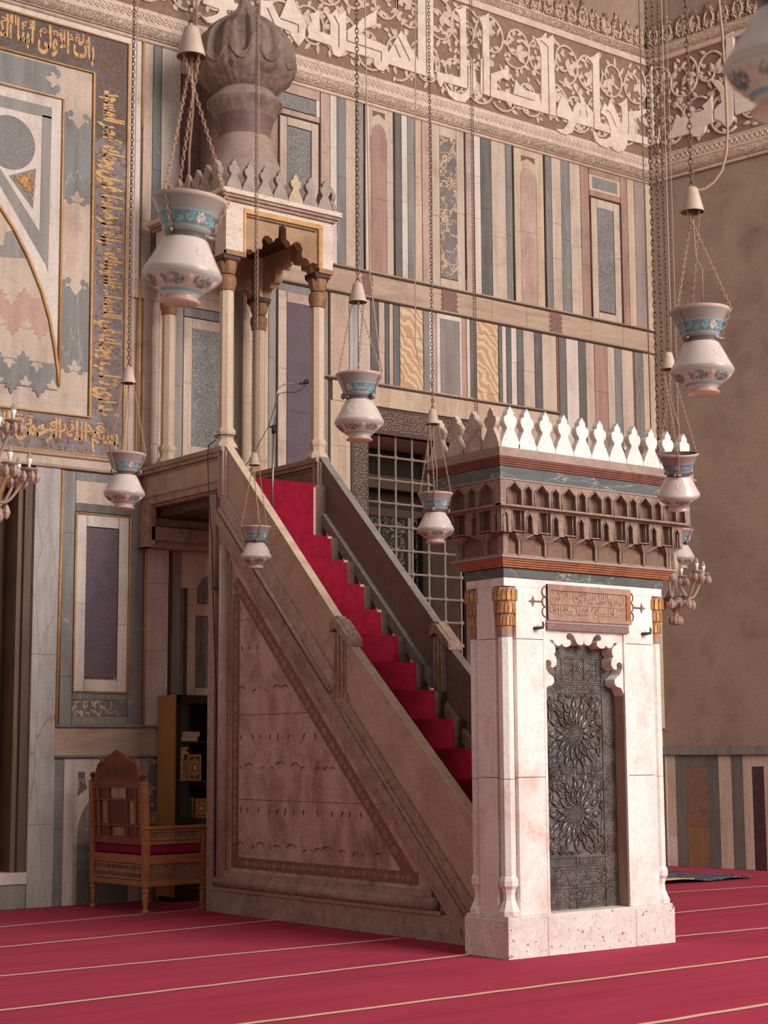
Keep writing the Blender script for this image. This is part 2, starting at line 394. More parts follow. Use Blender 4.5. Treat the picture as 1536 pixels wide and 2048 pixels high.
def arch_panel(x0, x1, ia, ib, z0, z1, spring, apex, inner, outer='cream'):
    """a round-headed slab let into a pale surround"""
    slab(outer, x0, ia, z0, spring, 0, 2); slab(outer, ib, x1, z0, spring, 0, 2)
    slab(inner, ia, ib, z0, spring, 0, 1)
    c = (ia+ib)/2; h = (ib-ia)/2; arc = []
    for i in range(13):
        a = PI*i/12; s = math.sin(a); arc.append((c+h*math.cos(a), spring+(apex-spring)*(s**0.8)))
    cl.prism(arc, 'xz', YW-0.014, YW+0.03, KI[inner])
    cl.prism([(x1, spring)]+arc[:7]+[(c, z1), (x1, z1)], 'xz', YW-0.013, YW+0.03, KI[outer])
    cl.prism([(x0, spring), (x0, z1), (c, z1)]+arc[6:], 'xz', YW-0.0131, YW+0.03, KI[outer])
    zz = apex+0.06
    cl.prism([(ia+0.02, zz+0.09), (ia+0.02, zz+0.01), (c, zz+0.065), (c, zz+0.09)], 'xz', YW-0.016, YW, KI['plum'])
    cl.prism([(ib-0.02, zz+0.09), (ib-0.02, zz+0.01), (c, zz+0.065), (c, zz+0.09)], 'xz', YW-0.016, YW, KI['plum'])
arch_panel(11.71, 12.06, 11.73, 11.957, A0, A1, 8.72, 8.90, 'red')
arch_panel(14.0, 14.513, 14.114, 14.387, A0, A1, 8.72, 8.86, 'pink', 'tan')
for k, x0, x1, c in [('pink', 12.505, 12.646, 1), ('pink', 13.196, 13.323, 1), ('white', 13.329, 13.441, 2), ('dk', 13.444, 13.621, 1), ('cream', 13.625, 13.862, 1), ('slate', 13.862, 13.974, 2)]:
    slab(k, x0, x1, A0, A1, 0, c)
frame('cream', 12.655, 13.176, A0, A1, 0.125); slab('brec', 12.784, 13.054, 7.18, 8.98)
for k, x0, x1, c in [('slate', 14.548, 14.653, 2), ('cream', 14.658, 14.824, 2), ('slate', 14.824, 14.978, 1), ('cream', 14.984, 15.175, 1), ('red', 15.179, 15.332, 2),
                     ('red', 15.922, 16.045, 1), ('tan', 16.051, 16.181, 1), ('mauve', 16.185, 16.397, 1), ('tan', 16.401, 16.51, 1)]:
    slab(k, x0, x1, A0, A1, 0, c)
frame('cream', 15.36, 15.90, A0, 8.70, 0.115); slab('gran', 15.475, 15.774, 7.18, 8.59)
rod(15.344, A0, 15.344, 8.71); rod(15.344, 8.71, 15.91, 8.71); rod(15.91, A0, 15.91, 8.71)
slab('red', 15.34, 15.92, 8.71, 8.80); slab('red', 15.34, 15.92, 9.02, A1); slab('tan', 15.34, 15.92, 8.80, 9.02)
cl.box(15.40, 15.86, YW-0.018, YW, 8.84, 8.99, KI['slate'])
# string course between the tiers, with indented plum joints
xs = [9.95, 11.0, 12.0, 12.79, 13.6, 14.18, 14.57, 15.3, 15.9, 16.5]
for a, b_ in zip(xs, xs[1:]): slab('ledge', a, b_, 6.745, 7.03, 0.004)
for xa, xb in [(11.571, 11.747), (12.777, 13.046), (14.57, 14.797)]:
    pl = []; n = 9
    for i in range(n+1): pl.append((xa+(0.0 if i % 2 else 0.03), 6.745+0.285*i/n))
    for i in range(n+1): pl.append((xb-(0.03 if i % 2 else 0.0), 7.03-0.285*i/n))
    cl.prism(pl, 'xz', YW-0.026, YW, KI['plumj'])
for z, xa in ((7.038, 10.1), (6.732, 10.1)): cl.tube([(xa, YW-0.018, z), (16.5 if z > 7 else 16.25, YW-0.018, z)], 0.016, 6, KI['ln']); cl.tube([(xa, YW-0.028, z+0.02), (16.4, YW-0.028, z+0.02)], 0.012, 6, KI['ledge'])
B0, B1 = 5.715, 6.72
for k, x0, x1, z0, c in [('stip', 11.127, 11.395, B0, 0), ('bardi', 11.401, 11.524, B0, 0), ('cream', 11.53, 11.705, B0, 1), ('dk', 11.713, 11.82, B0, 1), ('cream', 11.826, 11.916, B0, 1), ('dk', 11.921, 11.978, B0, 0),
                         ('cream', 11.983, 12.04, B0, 0), ('dk', 12.045, 12.138, B0, 1), ('onyx', 12.145, 12.497, B0, 2), ('slate', 12.502, 12.593, B0, 0), ('white', 12.593, 12.643, B0, 1), ('pink', 12.643, 12.701, B0, 0),
                         ('white', 12.705, 12.765, B0, 0), ('greys', 12.768, 13.066, B0, 0), ('white', 13.066, 13.102, B0, 0), ('orange', 13.102, 13.178, B0, 1), ('white', 13.182, 13.234, B0, 0), ('dk', 13.238, 13.334, B0, 0),
                         ('onyx', 13.34, 13.695, B0, 3), ('dk', 13.703, 13.759, B0, 1), ('white', 13.762, 13.827, B0, 0), ('dk', 13.83, 13.908, B0, 0), ('white', 13.912, 14.003, B0, 1), ('dk', 14.009, 14.113, B0, 0),
                         ('cream', 14.118, 14.306, B0, 1), ('dkm', 14.31, 14.434, B0, 1), ('cream', 14.439, 14.686, B0, 0)]:
    slab(k, x0, x1, z0, B1, 0, c)
for k, x0, x1, c in [('rb', 14.691, 14.725, 0), ('dk', 14.729, 14.854, 2), ('white', 14.858, 15.072, 3), ('dk', 15.076, 15.203, 3), ('cream', 15.207, 15.358, 4), ('red', 15.363, 15.595, 3), ('cream', 15.599, 15.731, 3),
                     ('slate', 15.735, 15.863, 2), ('cream', 15.867, 16.077, 2), ('rb', 16.08, 16.109, 0), ('slate', 16.112, 16.268, 2), ('tan', 16.272, 16.5, 4)]:
    slab(k, x0, x1, 1.75, B1, 0, c)
slab('white', 12.72, 13.10, B1-0.06, B1, 0.003)
cl.tube([(11.0, YW-0.018, B0-0.008), (14.7, YW-0.018, B0-0.008)], 0.017, 6, KI['ln']); cl.tube([(11.0, YW-0.03, B0+0.012), (14.7, YW-0.03, B0+0.012)], 0.012, 6, KI['ledge'])
# pale beam over the window and stones left of it
slab('tan', 11.15, 14.69, 5.46, B0-0.02, 0.01, 0)
slab('tan', 11.127, 11.41, 1.75, 5.46, 0, 3); slab('cream', 13.40, 14.69, 1.75, 5.46, 0, 3)
# behind the pulpit canopy
rod(11.105, 1.75, 11.105, B1, 0.012); slab('grey', 11.03, 11.092, 1.75, B1, 0, 4)
slab('grey', 10.281, 10.378, 1.75, B1, 0, 4); rod(10.392, 1.75, 10.392, B1, 0.012); slab('cream', 10.405, 10.523, 1.75, 6.63, 0, 5)
slab('slate', 10.405, 11.03, 6.63, B1); slab('pink', 10.527, 11.03, 6.51, 6.63); slab('purple', 10.527, 10.9, 1.75, 6.51, 0, 5); slab('cream', 10.9, 11.03, 1.75, 6.51, 0, 3)
slab('grey', 9.80, 9.932, 1.75, 6.75, 0, 3); slab('tan', 9.935, 10.278, 1.75, 6.75, 0, 4)
slab('grey', 9.073, 9.178, 1.75, 6.24, 0, 4); slab('slate', 9.183, 9.80, 6.14, 6.24); frame('cream', 9.183, 9.79, 4.62, 6.13, 0.108); slab('gran', 9.291, 9.682, 4.72, 6.03); slab('cream', 8.508, 9.8, 6.25, A0-0.6, 0, 1)
slab('cream', 9.183, 9.79, 3.2, 4.62)
slab('cream', 8.69, 8.79, 4.35, 6.25, 0, 2); slab('cream', 8.79, 8.88, 4.35, 6.25, 0, 2); slab('stip', 8.88, 9.07, 4.35, 6.25, 0, 2)
# under the pulpit landing
slab('white', 8.764, 9.035, 1.75, 3.7, 0, 2); slab('ln', 9.04, 9.085, 1.75, 3.6); slab('dkm', 9.09, 9.225, 1.75, 3.6, 0, 1); slab('ln', 9.225, 9.262, 1.75, 3.6)
frame('tan', 9.265, 9.75, 2.05, 3.02, 0.105); slab('dkm', 9.37, 9.645, 2.15, 2.91); slab('tan', 9.265, 9.8, 3.02, 3.6)
cl.prism([(9.38, 3.04), (9.38, 3.2), (9.45, 3.32), (9.55, 3.36), (9.62, 3.3), (9.66, 3.2), (9.66, 3.04)], 'xz', YW-0.02, YW, KI['dkm'])
slab('ledge', 9.03, 9.9, 1.98, 2.05, 0.05)
# dado course
slab('ledge', 7.76, 9.9, 1.455, 1.745, 0.006); cl.tube([(7.76, YW-0.03, 1.75), (9.9, YW-0.03, 1.75)], 0.017, 6, KI['slate']); cl.tube([(7.76, YW-0.03, 1.45), (9.9, YW-0.03, 1.45)], 0.017, 6, KI['slate'])
slab('slate', 7.757, 7.868, 0, 1.435, 0, 1); slab('bardi', 8.728, 8.83, 0, 1.435); slab('brec', 8.83, 8.93, 0, 1.435); slab('cream', 8.93, 11.0, 0, 1.435)
def half_arch(x0, x1, z0, spring, apex, k): # round-headed dark slab
    c = (x0+x1)/2; h = (x1-x0)/2
    pl = [(x0, z0), (x1, z0)]+[(c+h*math.cos(PI*i/16), spring+(apex-spring)*math.sin(PI*i/16)) for i in range(17)]
    cl.prism(pl, 'xz', YW-0.018, YW, KI[k])
slab('white', 7.868, 8.728, 0, 1.435, 0, 0); half_arch(8.024, 8.60, 0.0, 0.66, 1.08, 'slate')
cl.prism([(8.019, 1.3), (8.094, 1.299), (8.10, 1.2), (8.126, 1.139), (8.018, 1.06), (8.03, 1.2)], 'xz', YW-0.02, YW, KI['brec'])
# tall porphyry panel left of the pulpit
slab('bigio', 7.487, 7.768, 0, 4.335, 0.004, 2)
slab('slate', 7.80, 7.94, 1.765, 4.32, 0, 2); slab('slate', 8.57, 8.735, 1.765, 4.32, 0, 2); slab('slate', 7.94, 8.57, 4.235, 4.32); slab('cream', 7.94, 8.57, 4.0, 4.235); slab('dk', 7.94, 8.57, 3.915, 4.0)
slab('cream', 8.764, 8.80, 3.4, 4.33); slab('slate', 7.94, 8.57, 2.012, 2.085); slab('brec', 7.94, 8.57, 1.85, 2.01); slab('grey', 7.94, 8.57, 1.765, 1.85)
frame('white', 7.955, 8.555, 2.10, 3.885, 0.115); slab('purple', 8.068, 8.432, 2.24, 3.76)
slab('cream', 7.10, 8.76, 4.345, 4.485, 0.004, 0); slab('white', 8.455, 8.505, 4.49, 9.05, 0, 4); slab('white', 6.2, 8.505, 9.03, 9.14, 0, 0)
onwall(cl, 'marble_cladding', [M[k] for k in keys])
# gilt rods round the panels
gr = MB()
def grod(pts, r=0.014): gr.tube([(x, YW-0.026, z) for x, z in pts], r, 6)
grod([(7.784, 4.32), (7.768, 1.76)]); grod([(8.752, 4.33), (8.748, 1.77)], 0.011); grod([(7.946, 3.895), (7.946, 2.092), (8.56, 2.09)], 0.012); grod([(7.946, 3.897), (8.566, 3.897), (8.556, 2.09)], 0.012)
grod([(8.638, 9.1), (8.638, 8.13)], 0.013); grod([(8.638, 6.45), (8.64, 4.6)], 0.013)
onwall(gr, 'gilt_moulding', M['goldflat'])

# --- inlaid panel above the prayer niche
pn = MB(); PK = ['white', 'slate', 'cream', 'gran', 'orange', 'gold', 'grey', 'tan']; PI_ = {k: i for i, k in enumerate(PK)}
def pslab(k, poly, p): pn.prism(poly, 'xz', YW-p, YW+0.03, PI_[k])
def rect(x0, x1, z0, z1): return [(x0, z0), (x1, z0), (x1, z1), (x0, z1)]
pslab('cream', rect(6.2, 8.05, 4.90, 8.585), 0.008)
pslab('slate', rect(6.2, 7.62, 8.25, 8.56), 0.012)
def fleur(cx, cz, s, up, horiz=False):
    """little trefoil of the other colour, as in interlocked marble joints"""
    half = [(0.5, 0), (0.42, 0.14), (0.62, 0.22), (0.66, 0.42), (0.48, 0.5), (0.3, 0.42), (0.24, 0.62), (0.16, 0.86), (0, 1.05)]
    pl = [(x, y) for x, y in half]+[(-x, y) for x, y in half[-2::-1]]
    if horiz: return [(cx+up*y*s, cz+x*s) for x, y in pl]
    return [(cx+x*s, cz+up*y*s) for x, y in pl]
def slate_leaf(x0, x1, z0, z1):
    c = (x0+x1)/2; w = x1-x0
    pslab('slate', [(x0, z0), (x1, z0), (x1, z1-0.05), (x1-0.05*w, z1), (x1-0.2*w, z1), (x1-0.27*w, z1-0.07), (c, z1-0.16), (x0+0.27*w, z1-0.07), (x0+0.2*w, z1), (x0+0.05*w, z1), (x0, z1-0.05)], 0.012)
    pslab('cream', fleur(c, z0-0.01, 0.12, 1), 0.016)
    for sx in (-1, 1):
        pn.lathe([(0.0001, -0.002), (0.035, -0.002), (0.035, 0.02), (0.0001, 0.02)], (0, 0, 0), 10, PI_['slate'], False) if False else None
        cx = c+sx*0.075; pslab('slate', [(cx+0.036*math.cos(2*PI*i/12), z0-0.012+0.03*math.sin(2*PI*i/12)) for i in range(12)], 0.0115)
        cx = c+sx*0.27*w; pslab('slate', [(cx+0.03*math.cos(2*PI*i/12), z1-0.005+0.035*math.sin(2*PI*i/12)) for i in range(12)], 0.0118)
        pslab('cream', [(c+sx*0.1+0.018*math.cos(2*PI*i/10), z1-0.06+0.018*math.sin(2*PI*i/10)) for i in range(10)], 0.0165)
slate_leaf(7.72, 8.045, 7.16, 8.10); slate_leaf(7.735, 8.045, 5.37, 6.31)
pslab('cream', fleur(7.62, 8.405, 0.13, -1, True), 0.016)
for dz in (-0.08, 0.08): pslab('slate', [(7.63+0.04*math.cos(2*PI*i/12), 8.405+dz+0.05*math.sin(2*PI*i/12)) for i in range(12)], 0.0125)
pslab('white', rect(6.2, 7.695, 5.15, 8.21), 0.014)
pslab('grey', rect(6.2, 7.573, 7.98, 8.10), 0.018); pslab('grey', [(7.469, 8.0), (7.573, 8.0), (7.573, 6.35), (7.469, 6.62)], 0.018)
pslab('gran', [(7.117+0.28*math.cos(2*PI*i/36), 7.627+0.283*math.sin(2*PI*i/36)) for i in range(36)], 0.018)
pslab('grey', [(6.9, 7.33), (7.02, 7.33), (7.573, 6.62), (7.573, 6.38)], 0.0178)
pslab('slate', [(7.117, 7.276), (7.413, 7.415), (7.389, 6.98)], 0.018)
archc = [(6.8, 7.16), (7.036, 6.911), (7.183, 6.721), (7.345, 6.457), (7.497, 6.145), (7.597, 5.855), (7.665, 5.55), (7.70, 5.327), (7.712, 5.177)]
pslab('cream', archc+[(6.3, 5.15), (6.3, 7.16)], 0.017)
pslab('grey', [(6.4, 6.70), (7.18, 6.70), (7.345, 6.45), (6.4, 6.34)], 0.0195)
pslab('tan', [(6.6, 7.1), (6.85, 7.09), (7.17, 6.71), (7.09, 6.68), (7.07, 6.53), (6.98, 6.56), (6.9, 6.7), (6.6, 6.7)], 0.0215)
def zig(k, z0, z1, x1a, x1b, p):  # interlocked voussoir with trefoil edges
    pslab(k, [(6.3, z0), (x1b, z0), (x1a, z1), (6.3, z1)], p)
    for i in range(5):
        x = 7.02+0.15*i
        if x < x1a-0.05: pslab(k if i % 2 == 0 else 'cream', fleur(x, z1-0.01, 0.1, 1 if i % 2 == 0 else -1), p+0.002)
        if x < x1b-0.05: pslab('cream' if i % 2 == 0 else k, fleur(x+0.03, z0+0.01, 0.1, 1 if i % 2 == 0 else -1), p+0.0022)
zig('orange', 5.72, 6.05, 7.50, 7.60, 0.0195); zig('slate', 5.13, 5.40, 7.66, 7.70, 0.0195)
onwall(pn, 'inlaid_spandrel_panel', [M[k] for k in PK])
g2 = MB()
def vine(mb, poly, n, y, mi, r=0.006, seed=1):
    """curling leaf work that fills a polygon"""
    random.seed(seed); xs = [p[0] for p in poly]; zs = [p[1] for p in poly]
    def inside(x, z):
        c = False; j = len(poly)-1
        for i in range(len(poly)):
            if (poly[i][1] > z) != (poly[j][1] > z) and x < (poly[j][0]-poly[i][0])*(z-poly[i][1])/(poly[j][1]-poly[i][1])+poly[i][0]: c = not c
            j = i
        return c
    k = 0; tries = 0
    while k < n and tries < n*30:
        tries += 1; x = random.uniform(min(xs), max(xs)); z = random.uniform(min(zs), max(zs))
        if not inside(x, z): continue
        R0 = random.uniform(2.2, 4.2)*r; a0 = random.uniform(0, 6.28); s = random.choice((-1, 1))
        pts = []
        for i in range(9):
            u = i/8; pts.append((x+R0*(1-0.75*u)*math.cos(a0+s*4.6*u), y, z+R0*(1-0.75*u)*math.sin(a0+s*4.6*u)))
        if all(inside(p[0], p[2]) for p in pts): mb.tube(pts, [r*(0.35+0.9*math.sin(PI*min(1, i/8+0.15))) for i in range(9)], 4, mi, flat=0.6); k += 1
vine(g2, [(7.13, 7.27), (7.40, 7.40), (7.385, 7.02)], 46, YW-0.02, 0, 0.011, 5)
g2.tube([(x, YW-0.034, z) for x, z in archc], 0.016, 6); g2.tube([(6.2, YW-0.03, 8.212), (7.70, YW-0.03, 8.218), (7.716, YW-0.03, 5.17)], 0.014, 6)
onwall(g2, 'gilt_arch_moulding', M['goldflat'])

# --- gilt inscription band round that panel
gb = MB()
gb.box(6.2, 8.455, YW-0.016, YW+0.03, 8.60, 9.015, 0); gb.box(8.055, 8.455, YW-0.0162, YW+0.03, 7.9, 8.6, 0); gb.box(8.055, 8.455, YW-0.0162, YW+0.03, 4.50, 7.9, 1); gb.box(6.2, 8.055, YW-0.016, YW+0.03, 4.50, 4.88, 1)
onwall(gb, 'inscription_band', [M['bandground'], M['bandpale']])
gt = MB()
YT = YW-0.02
def run(txt, fn, off=0.034): text_on(gt, txt, fn, 0, off, 2, 0.0)
run('\u0628\u0627\u062a \u0627\u0644\u0627\u0648\u0644\u0649 \u0644\u0628\u0646\u0627 \u0627\u0644\u062f\u064a\u0646', lambda u, v, h: (6.78+1.27*u, YT, 8.65+0.33*v))
run('\u0628\u0633\u0645 \u0627\u0644\u0644\u0647 \u0627\u0644\u0631\u062d\u0645\u0646 \u0627\u0644\u0631\u062d\u064a\u0645', lambda u, v, h: (6.75+1.66*u, YT, 4.535+0.31*v))
# the upright: read upwards, tops of the letters to the right
VT = ['\u0642\u062f \u0646\u0631\u0649 \u062a\u0642\u0644\u0628 \u0648\u062c\u0647\u0643', '\u0641\u064a \u0627\u0644\u0633\u0645\u0627\u0621 \u0641\u0644\u0646\u0648\u0644\u064a\u0646\u0643', '\u0642\u0628\u0644\u0629 \u062a\u0631\u0636\u0627\u0647\u0627 \u0641\u0648\u0644', '\u0648\u062c\u0647\u0643 \u0634\u0637\u0631 \u0627\u0644\u0645\u0633\u062c\u062f']
run('\u0648\u0644\u0642\u062f \u0646\u0639\u0644\u0645 \u0627\u0646\u0647 \u0627\u0644\u062d\u0642', lambda u, v, h: (6.85+1.15*u, YT-0.0006, 8.83+0.16*v), 0.02)
run('\u0642\u062f \u0646\u0631\u0649 \u062a\u0642\u0644\u0628', lambda u, v, h: (6.85+1.4*u, YT-0.0006, 4.70+0.16*v), 0.02)
zz = 4.93
for s_ in VT:
    run(s_, lambda u, v, h, z0=zz: (8.09+0.335*v, YT, z0+0.87*(1-u)), 0.055); zz += 0.88
onwall(gt, 'gilt_lettering', M['goldflat'])
gv = MB()
for poly, n, sd in [(rect(6.8, 8.43, 8.63, 8.99), 190, 1), (rect(8.09, 8.43, 8.45, 8.97), 70, 2), (rect(8.09, 8.43, 4.9, 8.5), 330, 3), (rect(6.9, 8.43, 4.52, 4.86), 150, 4)]:
    vine(gv, poly, n, YW-0.017, 0, 0.0065, sd)
onwall(gv, 'gilt_leaf_scroll', M['copper'])
gm = MB()
for pts in [[(6.2, 9.018), (8.462, 9.02), (8.47, 4.50), (6.2, 4.488)], [(6.2, 8.593), (8.052, 8.593), (8.075, 4.895), (6.2, 4.885)]]:
    gm.tube([(x, YW-0.028, z) for x, z in pts], 0.017, 6)
onwall(gm, 'gilt_band_border', M['goldflat'])
lf = MB(); lf.tube([(6.2, YW-0.03, 4.35), (8.76, YW-0.03, 4.35)], 0.018, 6); lf.tube([(6.2, YW-0.03, 4.47), (8.76, YW-0.03, 4.47)], 0.02, 6)
onwall(lf, 'band_ledge', M['ledge'])

# --- prayer niche at the left edge
ni = MB(); NK = ['rb', 'bigio', 'grey', 'white', 'gold', 'mortar', 'plum', 'tan']; NI = {k: i for i, k in enumerate(NK)}
ni.box(7.345, NX-0.003, YW+0.06, YW+0.9, 0.34, 4.24, NI['tan']); ni.box(7.40, NX-0.002, YW+0.02, YW+0.4, 0.34, 4.24, NI['mortar'])
ni.box(5.2, NX, YW+0.02, YW+0.5, 4.24, 4.36, NI['plum'])
ni.box(6.0, 7.20, YW+0.5, YW+1.0, 0.34, 4.3, NI['bigio']); ni.box(7.12, 7.36, YW+0.34, YW+0.9, 0.34, 4.3, NI['mortar'])
ni.box(5.2, NX, YW-0.02, YW+0.9, 0.235, 0.345, NI['white']); ni.box(5.2, NX, YW+0.0, YW+0.9, 0.0, 0.235, NI['grey'])
ni.lathe([(0.10, 0.345), (0.13, 0.38), (0.13, 0.42), (0.10, 0.46)], (7.10, YW+0.17, 0), 20, NI['white'])
ni.lathe([(0.085, 0.46), (0.083, 3.9)], (7.10, YW+0.17, 0), 20, NI['bigio'])
ni.lathe([(0.09, 3.85), (0.085, 3.95), (0.10, 4.05), (0.15, 4.15), (0.19, 4.19), (0.19, 4.25)], (7.12, YW+0.17, 0), 20, NI['gold'])
for sx in (-1, 1):
    sp = [(7.12+sx*(0.14+0.06*(1-i/14)*math.cos(i*0.75)), YW+0.05, 4.13+0.06*(1-i/14)*math.sin(i*0.75)) for i in range(14)]
    ni.tube(sp, 0.012, 5, NI['gold'])
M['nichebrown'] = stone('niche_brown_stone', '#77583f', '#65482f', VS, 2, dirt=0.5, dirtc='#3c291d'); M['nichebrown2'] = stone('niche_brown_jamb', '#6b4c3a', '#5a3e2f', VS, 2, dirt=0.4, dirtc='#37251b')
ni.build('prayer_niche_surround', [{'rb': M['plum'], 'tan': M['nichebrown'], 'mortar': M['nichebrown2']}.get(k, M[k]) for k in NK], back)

# --- frieze
KUFIC = [[(9.36,9.8),(9.76,9.91),(9.75,9.83),(9.9,9.82),(9.88,9.75),(9.66,9.72),(9.64,9.64),(9.52,9.52),(9.41,9.5),(9.31,9.57),(9.39,9.56),(9.48,9.6),(9.55,9.65),(9.56,9.7),(9.35,9.71)],[(10.11,9.99),(10.17,9.97),(10.26,9.99),(10.37,9.81),(10.39,9.85),(10.51,10.14),(10.56,10.15),(10.62,9.98),(10.71,9.9),(10.74,9.8),(10.73,9.67),(10.64,9.54),(10.53,9.65),(10.52,9.69),(10.29,9.72),(10.17,9.75),(10.11,9.78)],[(10.78,9.98),(10.86,10.01),(10.93,10.08),(10.94,9.8),(11.09,9.8),(11.09,9.95),(11.03,10.04),(11.11,10.07),(11.19,10.16),(11.21,10.08),(11.32,10.16),(11.32,9.91),(11.59,10.15),(11.78,10.3),(11.77,10.11),(11.6,10.01),(11.5,9.92),(11.94,9.88),(11.95,9.65),(11.94,9.61),(11.87,9.55),(11.79,9.55),(11.73,9.6),(11.73,9.67),(11.31,9.67),(11.3,9.62),(11.22,9.56),(11.13,9.57),(11.1,9.67),(10.76,9.68),(10.78,9.73),(10.76,9.79),(10.79,9.86),(10.83,9.88),(10.81,9.94)],[(11.94,9.81),(11.96,9.82),(12.15,10.14),(12.41,9.82),(12.41,10.69),(12.66,10.76),(12.65,9.65),(11.94,9.66)],[(12.7,9.75),(13.08,9.77),(13.09,10.55),(13.05,10.61),(13.0,10.63),(13.11,10.68),(13.19,10.75),(13.19,10.02),(13.35,10.08),(13.29,10.01),(13.33,9.92),(13.34,9.76),(13.29,9.61),(13.15,9.46),(12.99,9.45),(12.89,9.5),(12.82,9.64),(12.9,9.57),(13.02,9.54),(13.13,9.57),(13.2,9.65),(12.81,9.65),(12.76,9.56),(12.7,9.65)],[(13.4,10.64),(13.48,10.67),(13.57,10.75),(13.57,9.64),(13.41,9.65),(13.42,10.1),(13.45,10.11),(13.46,10.53),(13.43,10.59)],[(13.58,9.94),(13.9,10.1),(13.88,9.92),(13.8,9.94),(13.69,9.87),(13.69,9.75),(13.96,9.76),(14.01,9.97),(14.12,9.87),(14.4,9.87),(14.45,9.75),(14.46,10.41),(14.43,10.53),(14.36,10.61),(14.46,10.65),(14.56,10.75),(14.56,10.66),(14.68,10.75),(14.71,9.64),(13.94,9.63),(13.91,9.57),(13.84,9.64),(13.58,9.64)],[(14.72,9.65),(14.72,9.73),(14.83,9.98),(15.01,9.76),(15.03,9.84),(15.1,9.93),(15.16,9.92),(15.14,10.0),(15.08,10.08),(15.17,10.05),(15.25,9.94),(15.34,9.89),(15.39,9.83),(15.39,9.64),(15.07,9.63),(15.03,9.56),(15.0,9.49),(14.89,9.43),(14.79,9.43),(14.7,9.47),(14.83,9.49),(14.91,9.58),(14.93,9.64)],[(15.3,10.58),(15.4,10.63),(15.52,10.73),(15.51,9.74),(15.67,9.74),(15.7,9.63),(15.39,9.63),(15.4,10.51),(15.37,10.56)],[(15.52,9.88),(15.6,10.04),(15.66,9.99),(15.71,10.12),(15.78,10.03),(15.91,9.81),(15.93,9.91),(15.92,10.05),(15.85,10.08),(15.95,10.13),(16.03,10.21),(16.04,10.02),(16.23,10.07),(16.42,10.14),(16.36,10.05),(16.25,9.98),(16.16,9.93),(16.17,9.73),(16.51,9.74),(16.47,9.63),(16.02,9.61),(16.01,9.53),(15.94,9.44),(15.83,9.4),(15.74,9.42),(15.7,9.45),(15.62,9.41),(15.51,9.42),(15.41,9.47),(15.36,9.6),(15.49,9.52),(15.61,9.53),(15.7,9.59),(15.7,9.68),(15.67,9.77),(15.62,9.85)]]
GROOVE = [[(10.2,9.89),(10.29,9.73)],[(10.38,9.81),(10.63,9.8),(10.63,9.7)],[(11.14,10.05),(11.21,9.95),(11.21,9.68)],[(11.33,9.91),(11.33,9.79),(11.84,9.78),(11.84,9.66)],[(12.04,9.93),(12.13,9.78)],[(12.1,10.04),(12.28,9.78)],[(12.54,10.72),(12.54,9.68)],[(13.2,9.95),(13.2,9.66)],[(13.46,10.14),(13.45,9.66)],[(13.96,9.76),(14.32,9.76)],[(14.45,10.61),(14.58,10.56),(14.58,9.64)],[(13.58,9.93),(13.57,9.64)],[(15.62,9.94),(15.7,9.92),(15.81,9.74)],[(16.05,10.02),(16.04,9.7)],[(15.14,9.83),(15.14,9.75)],[(15.25,9.86),(15.27,9.75)],[(15.39,9.83),(15.39,9.64)]]
KUFICR = [[(0.041,10.622),(0.086,10.661),(0.141,10.75),(0.136,9.732),(0.216,9.731),(0.212,9.623),(0.038,9.622),(0.053,10.308)],[(0.433,9.758),(0.511,9.953),(0.58,9.884),(0.946,9.901),(0.907,9.968),(0.992,10.002),(1.064,10.07),(1.07,9.693),(0.966,9.682),(0.935,9.59),(0.836,9.547),(0.753,9.587),(0.734,9.63),(0.357,9.637),(0.36,9.713)],[(1.051,10.281),(1.154,10.258),(1.245,10.133),(1.273,9.975),(1.307,10.842),(1.423,10.857),(1.376,9.65),(1.264,9.568),(1.186,9.675),(1.093,9.737),(1.09,9.85),(1.154,9.908),(1.21,9.93),(1.188,10.074),(1.11,10.195)],[(1.395,10.141),(1.502,10.099),(1.616,9.944),(1.612,9.846),(1.854,9.842),(1.848,9.703),(1.405,9.704)]]
fz = MB(); FX0 = 6.0
fz.box(FX0, 16.5, YW-0.03, YW+0.03, 9.44, 10.79)
onwall(fz, 'frieze_ground', M['field'])
bd = MB()
def roll(mb, x0, x1, zc, r, mi, n=7, sq=1.0):
    pr = [(YW-0.02-r*sq*math.cos(a), zc+r*math.sin(a)) for a in [(-PI/2+PI*i/n) for i in range(n+1)]]
    mb.prism(pr+[(YW, zc+r), (YW, zc-r)], 'yz', x0, x1, mi, True)
roll(bd, FX0, 16.47, 9.115, 0.022, 1); roll(bd, FX0, 16.42, 9.21, 0.07, 0); bd.box(FX0, 16.47, YW-0.05, YW, 9.14, 9.455, 1); roll(bd, FX0, 16.46, 9.292, 0.012, 1); roll(bd, FX0, 16.46, 9.452, 0.012, 1)
roll(bd, FX0, 16.44, 10.80, 0.028, 1); roll(bd, FX0, 16.42, 10.925, 0.075, 0); bd.box(FX0, 16.46, YW-0.06, YW, 10.775, 11.0, 1)
onwall(bd, 'border_moulding', [M['carv'], M['scroll']])
ch = MB()
def interlace(mb, x0, x1, zc, amp, per, y, r, fn=None):
    n = int((x1-x0)/per*8)
    for ph in (0, PI):
        mb.tube([(x0+(x1-x0)*i/n, y, zc+amp*math.sin(2*PI*(x0+(x1-x0)*i/n)/per+ph)) for i in range(n+1)], r, 4, 0, flat=0.7)
interlace(ch, FX0, 16.45, 9.372, 0.042, 0.15, YW-0.055, 0.012)
xx = FX0+0.0375
while xx < 16.4:
    ch.lathe([(0.0001, 0.012), (0.014, 0.0)], (0, 0, 0), 6) if False else None
    ch.box(xx-0.012, xx+0.012, YW-0.064, YW-0.05, 9.36, 9.384); xx += 0.075
onwall(ch, 'interlace_band', M['letter'])
